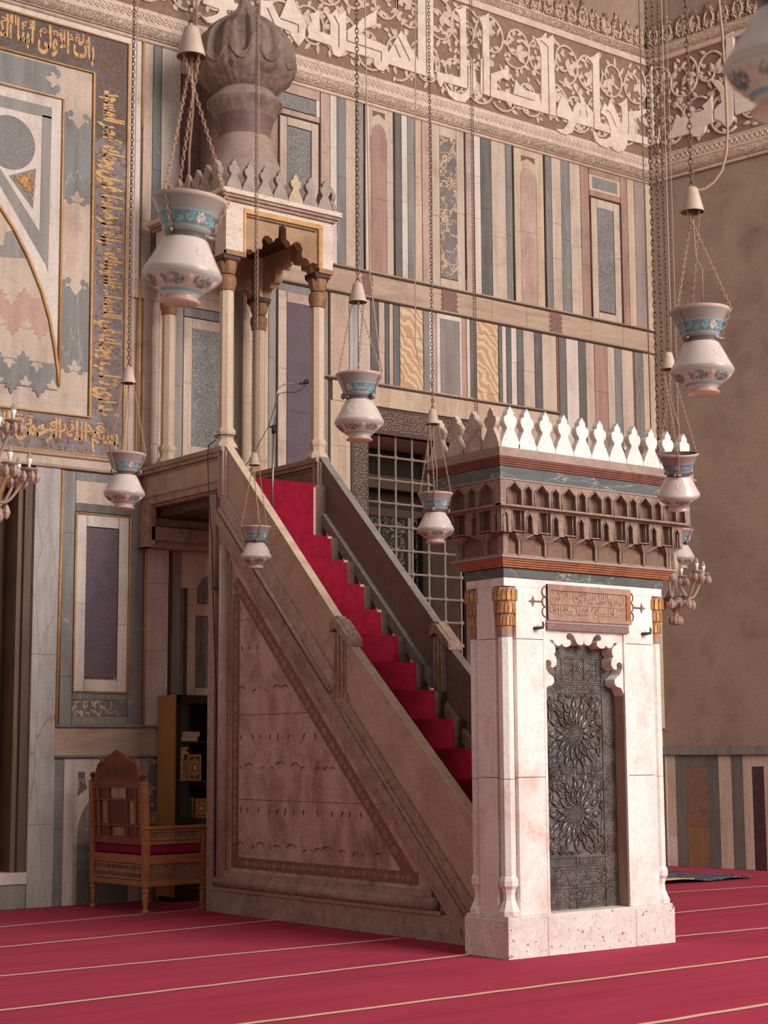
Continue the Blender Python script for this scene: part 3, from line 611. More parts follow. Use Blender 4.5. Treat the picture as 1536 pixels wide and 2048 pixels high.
def scrolls(mb, place, x0, x1, z0, z1, seed, pitch=0.52):
    """leafy spiral stems; place(x, z, d) puts a point d in front of the wall face"""
    random.seed(seed); H = (z1-z0)/2; n = int((x1-x0)/pitch)
    def leaf(x, z, a, L, wd, d):
        pts = []
        for u, s in ((0, 0), (0.25, 0.8), (0.5, 1), (0.75, 0.6), (1, 0), (0.75, -0.5), (0.5, -0.9), (0.25, -0.7)):
            px = u*L; pz = s*wd
            pts.append((x+px*math.cos(a)-pz*math.sin(a), z+px*math.sin(a)+pz*math.cos(a)))
        if min(p[1] for p in pts) < z0-0.02 or max(p[1] for p in pts) > z1+0.02: return
        k = len(pts)
        cx_ = sum(p[0] for p in pts)/k; cz_ = sum(p[1] for p in pts)/k
        mb.add([place(p[0], p[1], 0.0) for p in pts]+[place(p[0], p[1], d*0.6) for p in pts]+[place(cx_, cz_, d)],
               [(i, (i+1) % k, k+(i+1) % k, k+i) for i in range(k)]+[(k+i, k+(i+1) % k, 2*k) for i in range(k)], 0)
    def flower(x, z, R_, d):
        pts = []
        for i in range(16):
            r_ = R_*(1.0 if i % 2 else 0.72); pts.append((x+r_*math.cos(2*PI*i/16), z+r_*math.sin(2*PI*i/16)))
        mb.add([place(p[0], p[1], 0) for p in pts]+[place(p[0], p[1], d*0.7) for p in pts]+[place(x, z, d)],
               [(i, (i+1) % 16, 16+(i+1) % 16, 16+i) for i in range(16)]+[(16+i, 16+(i+1) % 16, 32) for i in range(16)], 0)
    for i in range(n+1):
        for row in range(2):
            cx = x0+pitch*(i+(0.25 if row else 0.75)); cz = z0+H*(0.5+row)
            s = 1 if (i+row) % 2 else -1; a0 = random.uniform(0, 6.28); R0 = H*0.50
            pts = []
            for k in range(23):
                u = k/22; rr = R0*(1-0.66*u**1.3); a = a0+s*u*7.2
                pts.append((cx+rr*math.cos(a)*0.86, cz+rr*math.sin(a)))
            pts = [p for p in pts if x0 <= p[0] <= x1]
            if len(pts) < 6: continue
            mb.tube([place(p[0], p[1], 0.012) for p in pts], 0.019, 5, 0, flat=1.0)
            e = pts[-1]; q = pts[-3]; ea = math.atan2(e[1]-q[1], e[0]-q[0])
            for da, L in ((0, 0.17), (0.9, 0.13), (-0.9, 0.13)): leaf(e[0], e[1], ea+da, L*1.25, 0.05, 0.04)
            for k in range(2, len(pts)-3, 2):
                a = math.atan2(pts[k+1][1]-pts[k-1][1], pts[k+1][0]-pts[k-1][0])+random.choice((-1, 1))*1.0
                leaf(pts[k][0], pts[k][1], a, random.uniform(0.09, 0.15), 0.028, 0.03)
            fx, fz_ = cx+random.uniform(-0.26, 0.26), cz+random.choice((-1, 1))*H*0.46
            if z0+0.06 < fz_ < z1-0.06 and x0+0.05 < fx < x1-0.05: flower(fx, fz_, random.uniform(0.045, 0.065), 0.028)
def extra_leaves(mb, place, x0, x1, z0, z1, n, seed):
    random.seed(seed)
    for i in range(n):
        x, z = random.uniform(x0, x1), random.uniform(z0, z1); a = random.uniform(0, 6.28); L = random.uniform(0.06, 0.12)
        P_ = [(x+L*u*math.cos(a)-w*math.sin(a), z+L*u*math.sin(a)+w*math.cos(a)) for u, w in ((0, 0), (0.35, 0.024), (0.7, 0.02), (1, 0), (0.7, -0.02), (0.35, -0.024))]
        mb.add([place(p[0], p[1], 0.0) for p in P_]+[place(p[0], p[1], 0.016) for p in P_]+[place(x+L*0.45*math.cos(a), z+L*0.45*math.sin(a), 0.026)],
               [(j, (j+1) % 6, 6+(j+1) % 6, 6+j) for j in range(6)]+[(6+j, 6+(j+1) % 6, 12) for j in range(6)], 0)
ar = MB(); extra_leaves(ar, lambda x, z, d: (x, YW-0.03-d, z), 6.3, 16.35, 9.53, 10.68, 420, 66); scrolls(ar, lambda x, z, d: (x, YW-0.03-d, z), 6.2, 16.48, 9.5, 10.75, 3, 0.43)
random.seed(21)
onwall(ar, 'arabesque_relief', M['scroll'])
kf = MB()
for i, p in enumerate(KUFIC): kf.prism(p, 'xz', YW-0.075-0.0007*i, YW-0.03, 0)
for g in GROOVE:
    for (ax, az), (bx, bz) in zip(g, g[1:]):
        L = math.hypot(bx-ax, bz-az); nx, nz = -(bz-az)/L*0.006, (bx-ax)/L*0.006
        kf.prism([(ax-nx, az-nz), (bx-nx, bz-nz), (bx+nx, bz+nz), (ax+nx, az+nz)], 'xz', YW-0.0855, YW-0.08, 1)
onwall(kf, 'kufic_lettering', [M['letter'], M['field']], 0.006)
# leafy crest over the frieze
def crest(mb, place, x0, x1, z0):
    n = int((x1-x0)/0.21)
    for i in range(n):
        cx = x0+(i+0.5)*(x1-x0)/n; tall = 0.40 if i % 3 == 1 else 0.34
        pl = [(-0.1, 0), (0.1, 0), (0.1, 0.2), (0.07, 0.26), (0.03, tall-0.06), (0.025, tall), (-0.025, tall), (-0.03, tall-0.06), (-0.07, 0.26), (-0.1, 0.2)]
        k = len(pl); A = [place(cx+x, z0+z, 0.0) for x, z in pl]; B = [place(cx+x, z0+z, 0.035) for x, z in pl]
        mb.add(A+B, [tuple(range(k, 2*k))]+[(j, (j+1) % k, k+(j+1) % k, k+j) for j in range(k)], 0)
        for s in (-1, 1):
            mb.tube([place(cx+s*(0.018+0.05*math.sin(u*0.35)), z0+0.03+0.028*u, 0.04) for u in range(9)], 0.011, 4, 1)
            mb.tube([place(cx+s*0.055+0.03*math.cos(a*0.8), z0+0.10+0.03*math.sin(a*0.8), 0.04) for a in range(8)], 0.009, 4, 1)
cr = MB(); crest(cr, lambda x, z, d: (x, YW-0.005-d, z), FX0, 16.45, 11.0)
onwall(cr, 'leaf_crest', [M['carvr'], M['scroll']])
up_ = MB(); up_.box(FX0, 16.5, YW, YW+0.03, 11.0, 12.5)
onwall(up_, 'upper_plaster', M['wallstone'])

# ------------------------------------------------------------------ right wall (turned a little outwards)
RC = Vector((16.5, YW, 0)); RD = Vector((0.171, -0.985, 0)).normalized(); RN = Vector((RD.y, -RD.x, 0))   # RN points into the hall
def rp(s, z, d): p = RC+RD*s+RN*d; return (p.x, p.y, z)
def rbox(mb, s0, s1, d0, d1, z0, z1, mi=0):
    mb.add([rp(s0, z0, d0), rp(s1, z0, d0), rp(s1, z0, d1), rp(s0, z0, d1), rp(s0, z1, d0), rp(s1, z1, d0), rp(s1, z1, d1), rp(s0, z1, d1)],
           [(0,3,2,1),(4,5,6,7),(0,1,5,4),(1,2,6,5),(2,3,7,6),(3,0,4,7)], mi)
rw = MB(); rbox(rw, -0.2, 9, -0.8, 0, 0, 12.5)
right = rw.build('wall_right', M['wallstone'])
tag(right, 'bare brown plaster wall at right with a striped marble dado', 'wall', kind='structure')
rd = MB(); M['dadobrown'] = stone('dado_brown', '#86604c', '#77523f', (2, 2, 2), 6, speck='#a27a63', speck_scale=70, dirt=0.2); M['dadotan'] = stone('dado_tan', '#96683f', '#855835', (4, 4, 1), 3, dirt=0.35); M['dadopurple'] = stone('dado_purple', '#553338', '#48282d', (2, 2, 2), 4, dirt=0.2)
RK = ['cream', 'dk', 'dadobrown', 'dadotan', 'dadopurple', 'white', 'slate', 'plum']; RI = {k: i for i, k in enumerate(RK)}
def rslab(k, s0, s1, z0, z1, d=0.012): rbox(rd, s0+0.002, s1-0.002, 0.0, d, z0, z1, RI[k])
rslab('white', 0.0, 0.03, 0, 1.41, 0.02); rslab('cream', 0.03, 0.155, 0.38, 1.405); rslab('white', 0.03, 0.155, 0, 0.378)
s = 0.155
def dado(s0, kf, kp, wf, wp, kp2=None):
    rslab(kf, s0, s0+wf, 0, 1.405); rslab(kf, s0+wf+wp, s0+2*wf+wp, 0, 1.405); rslab(kf, s0+wf, s0+wf+wp, 1.268, 1.405)
    rslab(kp, s0+wf, s0+wf+wp, 0.506 if kp2 else 0, 1.264)
    if kp2: rslab(kp2, s0+wf, s0+wf+wp, 0, 0.504)
    return s0+2*wf+wp
e = dado(0.155, 'dk', 'dadobrown', 0.16, 0.32, 'dadotan'); rslab('cream', e, e+0.185, 0, 1.405); rslab('dk', e+0.185, e+0.34, 0, 1.405)
e = dado(e+0.345, 'cream', 'dadopurple', 0.135, 0.165)
for i in range(8):
    rslab('dk' if i % 2 else 'cream', e, e+0.17, 0, 1.405); e += 0.17
    if i == 4: e = dado(e, 'dk', 'dadobrown', 0.16, 0.32)
while e < 8.5: rslab('dk' if int(e*6) % 2 else 'cream', e, e+0.18, 0, 1.405); e += 0.18
rbox(rd, -0.01, 9, 0.0, 0.05, 1.415, 1.52, RI['slate'])
rd.build('marble_dado', [M[k] for k in RK], right)
rf = MB(); rbox(rf, 0.02, 9, 0.0, 0.03, 9.44, 10.79); rf.build('frieze_ground', M['field'], right)
rb_ = MB()
def rroll(mb, zc, r, mi, d=0.03):
    for i in range(7):
        a0, a1 = -PI/2+PI*i/7, -PI/2+PI*(i+1)/7
        mb.add([rp(0.04, zc+r*math.sin(a0), d+r*math.cos(a0)), rp(9, zc+r*math.sin(a0), d+r*math.cos(a0)), rp(9, zc+r*math.sin(a1), d+r*math.cos(a1)), rp(0.04, zc+r*math.sin(a1), d+r*math.cos(a1))], [(0, 1, 2, 3)], mi, True)
rroll(rb_, 9.115, 0.022, 1); rroll(rb_, 9.21, 0.07, 0); rbox(rb_, 0.03, 9, 0, 0.05, 9.14, 9.455, 1); rroll(rb_, 9.292, 0.012, 1, 0.05); rroll(rb_, 9.452, 0.012, 1, 0.05)
rroll(rb_, 10.80, 0.028, 1, 0.05); rroll(rb_, 10.925, 0.075, 0, 0.05); rbox(rb_, 0.04, 9, 0, 0.06, 10.775, 11.0, 1)
rb_.build('border_moulding', [M['carv'], M['scroll']], right)
ri = MB()
for ph in (0, PI): ri.tube([rp(0.05+0.02*i, 9.372+0.042*math.sin(2*PI*0.02*i/0.15+ph), 0.055) for i in range(200)], 0.012, 4, 0, flat=0.7)
ri.build('interlace_band', M['letter'], right)
ra = MB(); scrolls(ra, lambda x, z, d: rp(x, z, 0.03+d), 0.06, 4.2, 9.5, 10.75, 8, 0.43); extra_leaves(ra, lambda x, z, d: rp(x, z, 0.03+d), 0.15, 4.1, 9.53, 10.68, 150, 67); ra.build('arabesque_relief', M['scroll'], right)
rk = MB()
for i, p in enumerate(KUFICR):
    n = len(p); rk.add([rp(s_, z_, 0.03) for s_, z_ in p]+[rp(s_, z_, 0.075+0.0007*i) for s_, z_ in p], [tuple(range(n, 2*n))]+[(j, (j+1) % n, n+(j+1) % n, n+j) for j in range(n)])
rk.build('kufic_lettering', M['letter'], right, 0.006)
rc_ = MB(); crest(rc_, lambda x, z, d: rp(x, z, 0.005+d), 0.05, 4.0, 11.0); rc_.build('leaf_crest', [M['carvr'], M['scroll']], right)

# ------------------------------------------------------------------ window with forged grille
win = thing('window_1', (12.4, YW, WZ0), 'tall window with knotted iron grille behind the stair rail', 'window', kind='structure')
wf_ = MB(); m_ = 0.25
for x0, x1, z0, z1 in [(11.414, WX0, WZ0, 5.45), (WX1, WX1+0.25, WZ0, 5.45), (WX0, WX1, WZ1, 5.45)]:
    wf_.box(x0, x1, YW-0.02, YW+0.1, z0, z1, 0)
random.seed(4)
def sprig(x, z, y):
    a = random.uniform(0, 6.28); s_ = random.choice((-1, 1))
    wf_.tube([(x+0.016*(1-u/7)*math.cos(a+s_*u*0.7), y, z+0.016*(1-u/7)*math.sin(a+s_*u*0.7)) for u in range(6)], 0.0042, 4, 1)
for x0, x1, z0, z1 in [(11.45, 11.64, WZ0, 5.42), (11.64, WX1+0.22, 5.18, 5.42), (WX1+0.03, WX1+0.22, WZ0+1.5, 5.18)]:
    z = z0+0.02; r = 0
    while z < z1:
        x = x0+0.02+(0.02 if r % 2 else 0)
        while x < x1: sprig(x, z, YW-0.022); x += 0.04
        z += 0.034; r += 1
wf_.build('window_frame', [stone('brown_window_frame', '#5d4034', '#4d3329', dirt=0.1), M['cream']], win)
gl = MB(); YG = YW+0.04
gx = [11.612+0.2465*i for i in range(7)]; gz = [1.63+0.2715*i for i in range(13)]
for x in gx[1:]: gl.tube([(x, YG, WZ0), (x, YG, WZ1)], 0.014, 6)
for z in gz: gl.tube([(WX0, YG, z), (WX1, YG, z)], 0.014, 6)
for x in gx[1:]:
    for z in gz: gl.lathe([(0.0001, -0.032), (0.024, -0.022), (0.034, 0), (0.024, 0.022), (0.0001, 0.032)], (x, YG, z), 8)
gl.build('iron_grille', plain('dusty_iron', '#8b776b', 0.8, bmp=0.2), win)
ws = MB()
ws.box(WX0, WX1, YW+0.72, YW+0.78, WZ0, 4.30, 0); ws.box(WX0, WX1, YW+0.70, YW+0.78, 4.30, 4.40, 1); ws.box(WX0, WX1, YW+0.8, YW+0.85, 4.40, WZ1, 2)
ws.box(WX0, WX1, YW+0.6, YW+0.72, 4.62, 4.78, 1); ws.box(12.78, 12.86, YW+0.66, YW+0.72, WZ0, 4.3, 3); ws.box(12.88, 12.96, YW+0.5, YW+0.6, WZ0, 4.3, 2)
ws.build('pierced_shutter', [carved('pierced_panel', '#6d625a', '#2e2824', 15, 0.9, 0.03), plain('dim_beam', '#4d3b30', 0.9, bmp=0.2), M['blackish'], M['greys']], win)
# ================================================================== pulpit stair
M['side'] = stone('stained_side_marble', '#d2aa94', '#ab7f68', (2, 2, 1), 2.2, pits='#7a503e', dirt=0.65, dirtc='#5b3526', bmp=0.2, rough=0.65)
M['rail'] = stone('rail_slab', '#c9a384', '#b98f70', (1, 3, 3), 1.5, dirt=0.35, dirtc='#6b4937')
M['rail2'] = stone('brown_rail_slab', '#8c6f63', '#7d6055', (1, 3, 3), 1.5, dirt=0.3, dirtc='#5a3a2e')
M['mould'] = stone('worn_moulding', '#b9957d', '#9c765f', (2, 2, 2), 6, pits='#7c5a48', dirt=0.55, dirtc='#5c4033', bmp=0.3, rough=0.7)
M['pale'] = stone('pale_column_stone', '#d8b898', '#cca985', (4, 4, 0.6), 1.5, dirt=0.15)
M['inlay'] = stone('dark_inlay', '#855740', '#94644c', (2, 2, 2), 8, dirt=0.2)
M['inlight'] = stone('light_inlay', '#a87a60', '#96694f', (2, 2, 2), 8, dirt=0.3)
M['roofwood'] = stone('dome_wood', '#9a7e6c', '#7a5d4d', (3, 3, 1), 3, dirt=0.7, dirtc='#3f2a22', bmp=0.2, rough=0.75)
M['dust'] = stone('dusty_plaster', '#a98a78', '#96766a', (2, 2, 2), 4, dirt=0.2, rough=0.9)
M['paintwood'] = stone('painted_wood', '#b08457', '#96693f', (1, 1, 1), 4, dirt=0.35, dirtc='#5a3520', rough=0.5)
M['darkwood'] = stone('dark_wood', '#5b3424', '#3f241a', (2, 2, 2), 4, dirt=0.3, dirtc='#20120d', rough=0.5)
M['terrazzo'] = stone('speckled_marble', '#e3cab6', '#d6b9a2', (1, 1, 1), 4, pits='#8a5f48', dirt=0.2)
M['step'] = stone('bare_step_stone', '#6d5040', '#59402f', (1, 1, 3), 3, dirt=0.5, dirtc='#352319')

XL, XR, YB = 8.70, 9.95, 14.045
mbs = thing('minbar_staircase', (9.3, 12.2, 0), 'stone pulpit stair with inlaid triangular side, sloping rails and dome-topped canopy', 'pulpit stair')
NS, DY, DZ = 14, 0.2635, 0.2585
def stepY(k): return 13.404-DY*k
def stepZ(k): return 3.569-DZ*k
st = MB()
for k in range(NS):
    z = stepZ(k)
    if z > 0.02: st.box(XL+0.1, XR-0.1, max(10.0, stepY(k)), max(10.0, stepY(k))+DY+0.03, 0.0 if k > 8 else max(0, z-0.6), z)
st.box(XL+0.1, XR-0.1, 13.68, YB, 2.9, 4.12)
st.build('steps', M['step'], mbs, 0.01)
# side walls of the stair
def topside(y): return 3.79-0.986*(13.889-y)
sw = MB()
sidepoly = [(YB, 0.0), (YB, 3.98), (13.89, 3.80), (10.10, topside(10.10)), (9.79, 0.0)]
sw.prism(sidepoly, 'yz', XL+0.03, XL+0.13, 0); sw.prism(sidepoly, 'yz', XR-0.11, XR, 0)
sw.box(XL+0.03, XR, YB-0.12, YB, 0, 3.98, 0)
for x0, x1 in ((XL-0.004, XL+0.035),):
    sw.box(x0, x1, 9.79, YB, 0.0, 0.21, 1)
# leaf inlay scattered over the side in rows
random.seed(9)
for row, z in enumerate((0.62, 0.95, 1.34, 1.62, 2.05, 2.45)):
    y = 13.5
    while y > 10.6:
        if z < topside(y)-0.55:
            a = random.uniform(-0.7, 0.7)+(PI/2 if row % 2 else 0); L = random.uniform(0.045, 0.085)
            if row % 2 == 0 and random.random() < 0.55:
                pts = [(XL+0.029, y+L*math.cos(t_), z+L*0.7*math.sin(t_)) for t_ in [0.35+(PI-0.7)*i/8 for i in range(9)]]
                sw.tube(pts, [0.004+0.011*math.sin(PI*i/8) for i in range(9)], 4, 2, flat=0.3)
            else:
                pts = [(XL+0.029, y+L*(i/5-0.5)*math.cos(a), z+L*(i/5-0.5)*math.sin(a)+0.012*math.sin(PI*i/5)) for i in range(6)]
                sw.tube(pts, [0.002+0.011*math.sin(PI*i/5) for i in range(6)], 4, 2, flat=0.3)
        y -= random.uniform(0.10, 0.24)
for zz_ in (1.05, 1.83, 2.72): sw.box(XL+0.0285, XL+0.031, 10.3+ (zz_-0.0)*0.96, 13.55, zz_-0.003, zz_+0.003, 2)
for yy_ in (12.75, 11.6): sw.box(XL-0.0015, XL+0.01, yy_-0.003, yy_+0.003, 0, 0.2, 2)
sw.build('side_wall', [M['side'], M['mould'], M['inlay']], mbs)
# inlaid border along the three edges
ib = MB()
def strip(pts, w, mi, x): # flat band on the side wall through (y, z) points
    for (ay, az), (by, bz) in zip(pts, pts[1:]):
        L = math.hypot(by-ay, bz-az); ny, nz = -(bz-az)/L*w/2, (by-ay)/L*w/2
        ib.prism([(ay-ny, az-nz), (by-ny, bz-nz), (by+ny, bz+nz), (ay+ny, az+nz)], 'yz', x, XL+0.032, mi)
off = 0.30
dia = [(13.62, topside(13.62)-off*1.42), (10.93, topside(10.93)-off*1.42)]
strip([(13.60, 0.42), (13.60, 2.98)], 0.12, 0, XL+0.026); strip(dia, 0.12, 0, XL+0.0262); strip([(13.62, 0.47), (10.87, 0.47)], 0.10, 0, XL+0.0258)
def beads(p0, p1, r, pitch):
    L = math.hypot(p1[0]-p0[0], p1[1]-p0[1]); n = int(L/pitch); a = math.atan2(p1[1]-p0[1], p1[0]-p0[0])
    for i in range(n):
        u = (i+0.5)/n; cy, cz = p0[0]+(p1[0]-p0[0])*u, p0[1]+(p1[1]-p0[1])*u; rr = r if i % 2 else r*0.62
        pl = []
        for k in range(10):
            t_ = 2*PI*k/10; y_ = rr*1.25*math.cos(t_); z_ = rr*0.85*math.sin(t_); pl.append((cy+y_*math.cos(a)-z_*math.sin(a), cz+y_*math.sin(a)+z_*math.cos(a)))
        ib.prism(pl, 'yz', XL+0.0245, XL+0.03, 1)
beads((13.60, 0.55), (13.60, 2.9), 0.036, 0.085); beads(dia[0], (11.14, topside(11.14)-off*1.42), 0.036, 0.085); beads((13.5, 0.47), (10.95, 0.47), 0.03, 0.075)
ib.build('inlay_border', [M['inlay'], M['inlight']], mbs)
# mouldings
mo = MB()
mo.tube([(XL+0.0, 10.60, 0.285), (XL+0.0, 13.86, 0.285)], 0.055, 10, 0); mo.box(XL-0.006, XL+0.05, 10.66, 13.86, 0.30, 0.385, 0); mo.box(XL-0.02, XL+0.05, 10.54, 13.9, 0.205, 0.235, 0)
mo.tube([(XL+0.02, 13.79, 0.30), (XL+0.02, 13.79, 3.45)], 0.062, 10, 1)
mo.box(XL-0.005, XL+0.05, 13.93, YB+0.005, 0.2, 3.98, 0); mo.box(XL+0.012, XL+0.05, 13.685, 13.705, 0.38, 3.3, 0)
def slope_band(mb, y0, y1, za, zb, x0, x1, mi):   # za, zb: functions of y
    mb.prism([(y0, za(y0)), (y1, za(y1)), (y1, zb(y1)), (y0, zb(y0))], 'yz', x0, x1, mi)
panbot = lambda y: 3.923-0.99*(13.758-y)
lowbot = lambda y: 1.93-0.968*(11.82-y)
slope_band(mo, 13.86, 10.30, lambda y: topside(y)-0.20, lambda y: topside(y)-0.10, XL-0.013, XL+0.05, 0)
slope_band(mo, 13.86, 10.22, lambda y: topside(y)-0.235, lambda y: topside(y)-0.205, XL+0.01, XL+0.05, 2)
slope_band(mo, 13.89, 9.95, lambda y: topside(y)-0.10, lambda y: topside(y)+0.02, XL-0.03, XL+0.05, 0)
slope_band(mo, 13.86, 12.0, lambda y: topside(y)+0.02, panbot, XL-0.0, XL+0.05, 1); slope_band(mo, 12.02, 11.8, lambda y: topside(y)+0.02, lambda y: 1.99, XL+0.001, XL+0.05, 0); slope_band(mo, 11.83, 9.83, lambda y: topside(y)+0.02, lowbot, XL-0.0, XL+0.05, 0)
mo.tube([(XL-0.01, 13.86, topside(13.86)+0.06), (XL-0.01, 12.02, topside(12.02)+0.06)], 0.02, 6, 1); mo.tube([(XL-0.01, 11.83, topside(11.83)+0.05), (XL-0.01, 9.9, topside(9.9)+0.05)], 0.022, 6, 0)
slope_band(mo, 13.86, 12.0, lambda y: panbot(y)-0.13, panbot, XR-0.16, XR-0.08, 3); slope_band(mo, 11.8, 9.9, lambda y: lowbot(y)-0.12, lowbot, XR-0.16, XR-0.08, 0)
mo.build('moulding', [M['mould'], stone('pinkish_moulding', '#c3a08f', '#ad8674', (2, 2, 2), 5, dirt=0.35), M['inlay'], stone('grey_plaster_edge', '#a39890', '#82756c', (2, 2, 2), 12, dirt=0.2, bmp=0.5)], mbs)
# sloping rail slabs
def rail(x0, x1, mat, capm):
    r = MB()
    up1 = lambda y: 4.40-0.99*(13.765-y)
    r.prism([(13.80, panbot(13.80)), (13.80, up1(13.80)), (12.0, up1(12.0)), (12.0, panbot(12.0))], 'yz', x0, x1, 0)
    lo1 = lambda y: 2.43-0.89*(11.82-y)
    r.prism([(11.84, lowbot(11.84)), (11.84, lo1(11.84)), (9.84, lo1(9.84)), (9.84, lowbot(9.84))], 'yz', x0, x1, 0)
    for f, ya, yb in ((up1, 13.80, 12.0), (lo1, 11.84, 9.84)):
        r.prism([(ya, f(ya)-0.004), (ya, f(ya)+0.014), (yb, f(yb)+0.014), (yb, f(yb)-0.004)], 'yz', x0-0.004, x1+0.004, 1)
    return r.build('rail', [mat, capm], mbs, 0.004)
rail(XL+0.02, XL+0.105, M['rail'], stone('pale_rail_edge', '#dcbb98', '#c9a582', (1, 3, 3), 3, dirt=0.15))
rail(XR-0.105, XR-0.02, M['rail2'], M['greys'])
def rail_post(xa, xb, sgn):
    p = MB()
    yt = lambda y: 2.745-0.86*(12.03-y)
    p.box(xa+0.005, xb-0.005, 11.83, 12.0, 1.93, 2.52, 0)
    for yy in (11.86, 11.915, 11.97): p.tube([((xa if sgn < 0 else xb), yy, 1.95), ((xa if sgn < 0 else xb), yy, 2.5)], 0.016, 6, 0)
    p.prism([(12.03, 2.52), (12.03, 2.61), (11.99, 2.64), (11.93, 2.63), (11.755, 2.46), (11.745, 2.385), (11.82, 2.43), (11.95, 2.55)], 'yz', xa-0.02, xb+0.02, 0)
    p.prism([(12.01, 2.60), (11.99, 2.665), (11.94, 2.655), (11.77, 2.485), (11.765, 2.44)], 'yz', xa+0.02, xb-0.02, 0)
    return p.build('rail_post', M['mould'], mbs, 0.006)
rail_post(XL+0.0, XL+0.12, -1); rail_post(XR-0.125, XR-0.01, -1)
# landing with its parapets
lp = MB()
lp.box(XL+0.045, XR, 13.72, YW-0.02, 4.0, 4.13, 0); lp.box(XL+0.12, XR-0.1, 13.9, YW-0.02, 3.9, 4.0, 2)
lp.build('landing', [M['mould'], M['rail'], M['darkwood']], mbs)
def parapet(xa, xb, m0):
    p = MB()
    p.box(xa+0.02, xb-0.02, 13.90, YW-0.02, 4.06, 4.38, 0)
    p.box(xa-0.03, xb+0.02, 13.80, YW-0.02, 4.385, 4.435, 1); p.box(xa-0.015, xb+0.01, 13.84, YW-0.02, 4.345, 4.385, 1)
    p.box(xa-0.0, xb, 13.88, YW-0.02, 4.025, 4.085, 1)
    p.prism([(13.90, 4.10), (YW-0.02, 4.10), (YW-0.02, 4.34), (13.90, 4.34), (13.90, 4.32), (YW-0.06, 4.32), (YW-0.06, 4.12), (13.90, 4.12)], 'yz', xa+0.008, xa+0.03, 1)
    p.box(xa-0.002, xb+0.002, 13.76, 13.897, 3.93, 4.383, 2); p.tube([(xa-0.004, 13.80, 3.95), (xa-0.004, 13.80, 4.40)], 0.016, 6, 2); p.tube([(xa-0.004, 13.87, 3.95), (xa-0.004, 13.87, 4.40)], 0.016, 6, 2)
    return p.build('parapet', m0, mbs, 0.004)
pinkm = bpy.data.materials['pinkish_moulding']
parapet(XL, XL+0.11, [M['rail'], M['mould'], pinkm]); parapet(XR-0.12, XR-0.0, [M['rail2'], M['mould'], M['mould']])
# corbels that carry the landing off the wall
cb = MB()
cb.box(XL-0.02, XR, YW-0.12, YW-0.02, 3.82, 4.0, 0); cb.box(XL+0.02, XR, YW-0.20, YW-0.02, 3.66, 3.80, 0); cb.box(XL-0.04, XR, YW-0.16, YW-0.02, 3.585, 3.66, 0)
cb.build('corbel', [M['mould']], mbs); cb = MB()
cb.prism([(XL-0.04, 3.585), (XL+0.06, 3.585), (XL+0.06, 4.03), (XL-0.02, 4.03)], 'xz', YW-0.2, YW-0.02, 0)
cb.build('corbel', [M['mould']], mbs); cb = MB()
cb.prism([(14.04, 3.62), (14.07, 3.62), (14.10, 3.70), (14.05, 3.75), (14.11, 3.84), (14.06, 3.88), (14.12, 3.98), (14.04, 3.98)], 'yz', XL+0.03, XL+0.12, 0)
cb.build('corbel', [M['mould']], mbs)
# canopy: four eight-sided columns
def canopy_column(x, y):
    c = MB(); z0 = 4.435
    sq = [(0.118, 0), (0.118, 0.03), (0.10, 0.055), (0.078, 0.085), (0.083, 0.12), (0.096, 0.15), (0.098, 0.175), (0.088, 0.195), (0.078, 0.20)]
    c.lathe(sq, (x, y, z0), 8, 0, False, PI/8)
    c.lathe([(0.074, 0.2), (0.071, 1.60)], (x, y, z0), 8, 0, False, PI/8)
    c.lathe([(0.074, 1.585), (0.082, 1.60), (0.082, 1.625), (0.092, 1.65), (0.097, 1.69), (0.09, 1.73), (0.07, 1.75)], (x, y, z0), 16, 1, True)
    c.lathe([(0.07, 1.745), (0.072, 1.79), (0.10, 1.86), (0.135, 1.90), (0.135, 1.945)], (x, y, z0), 4, 2, False, PI/4)
    c.lathe([(0.074, 1.76), (0.09, 1.80), (0.105, 1.88)], (x, y, z0), 8, 1, False, PI/8)
    for k in range(4):
        a = PI/2*k; cx, cy = x+0.10*math.cos(a), y+0.10*math.sin(a)
        c.tube([(x+0.075*math.cos(a+d_), y+0.075*math.sin(a+d_), z0+1.80+0.07*(1-abs(d_)/0.5)) for d_ in (-0.5, -0.25, 0, 0.25, 0.5)], 0.008, 4, 3)
    return c.build('canopy_column', [M['pale'], M['copper'], M['darkwood'], M['goldflat']], mbs)
M['capwood'] = M['darkwood']
for x, y in ((8.80, 13.92), (9.905, 13.92), (8.82, 15.08), (9.945, 15.08)): canopy_column(x, y)
# canopy box
CX0, CX1, CY0, CY1 = 8.72, 10.03, 13.84, 15.2
def lobed(w, zb, zt, n=1):
    """half outline of a cusped arch, springing to crown"""
    return [(-0.5*w, zb), (-0.49*w, zb+0.10*(zt-zb)), (-0.455*w, zb+0.2*(zt-zb)), (-0.40*w, zb+0.22*(zt-zb)), (-0.36*w, zb+0.16*(zt-zb)), (-0.335*w, zb+0.26*(zt-zb)), (-0.30*w, zb+0.29*(zt-zb)),
            (-0.265*w, zb+0.28*(zt-zb)), (-0.25*w, zb+0.38*(zt-zb)), (-0.262*w, zb+0.50*(zt-zb)), (-0.235*w, zb+0.62*(zt-zb)), (-0.19*w, zb+0.66*(zt-zb)), (-0.14*w, zb+0.60*(zt-zb)), (-0.115*w, zb+0.52*(zt-zb)), (-0.085*w, zb+0.62*(zt-zb)), (-0.05*w, zb+0.66*(zt-zb)), (-0.045*w, zb+0.95*(zt-zb)), (-0.015*w, zb+zt-zb-0.01), (0, zt)]
cn = MB()
zs0, zs1, zs2 = 6.38, 6.88, 7.02
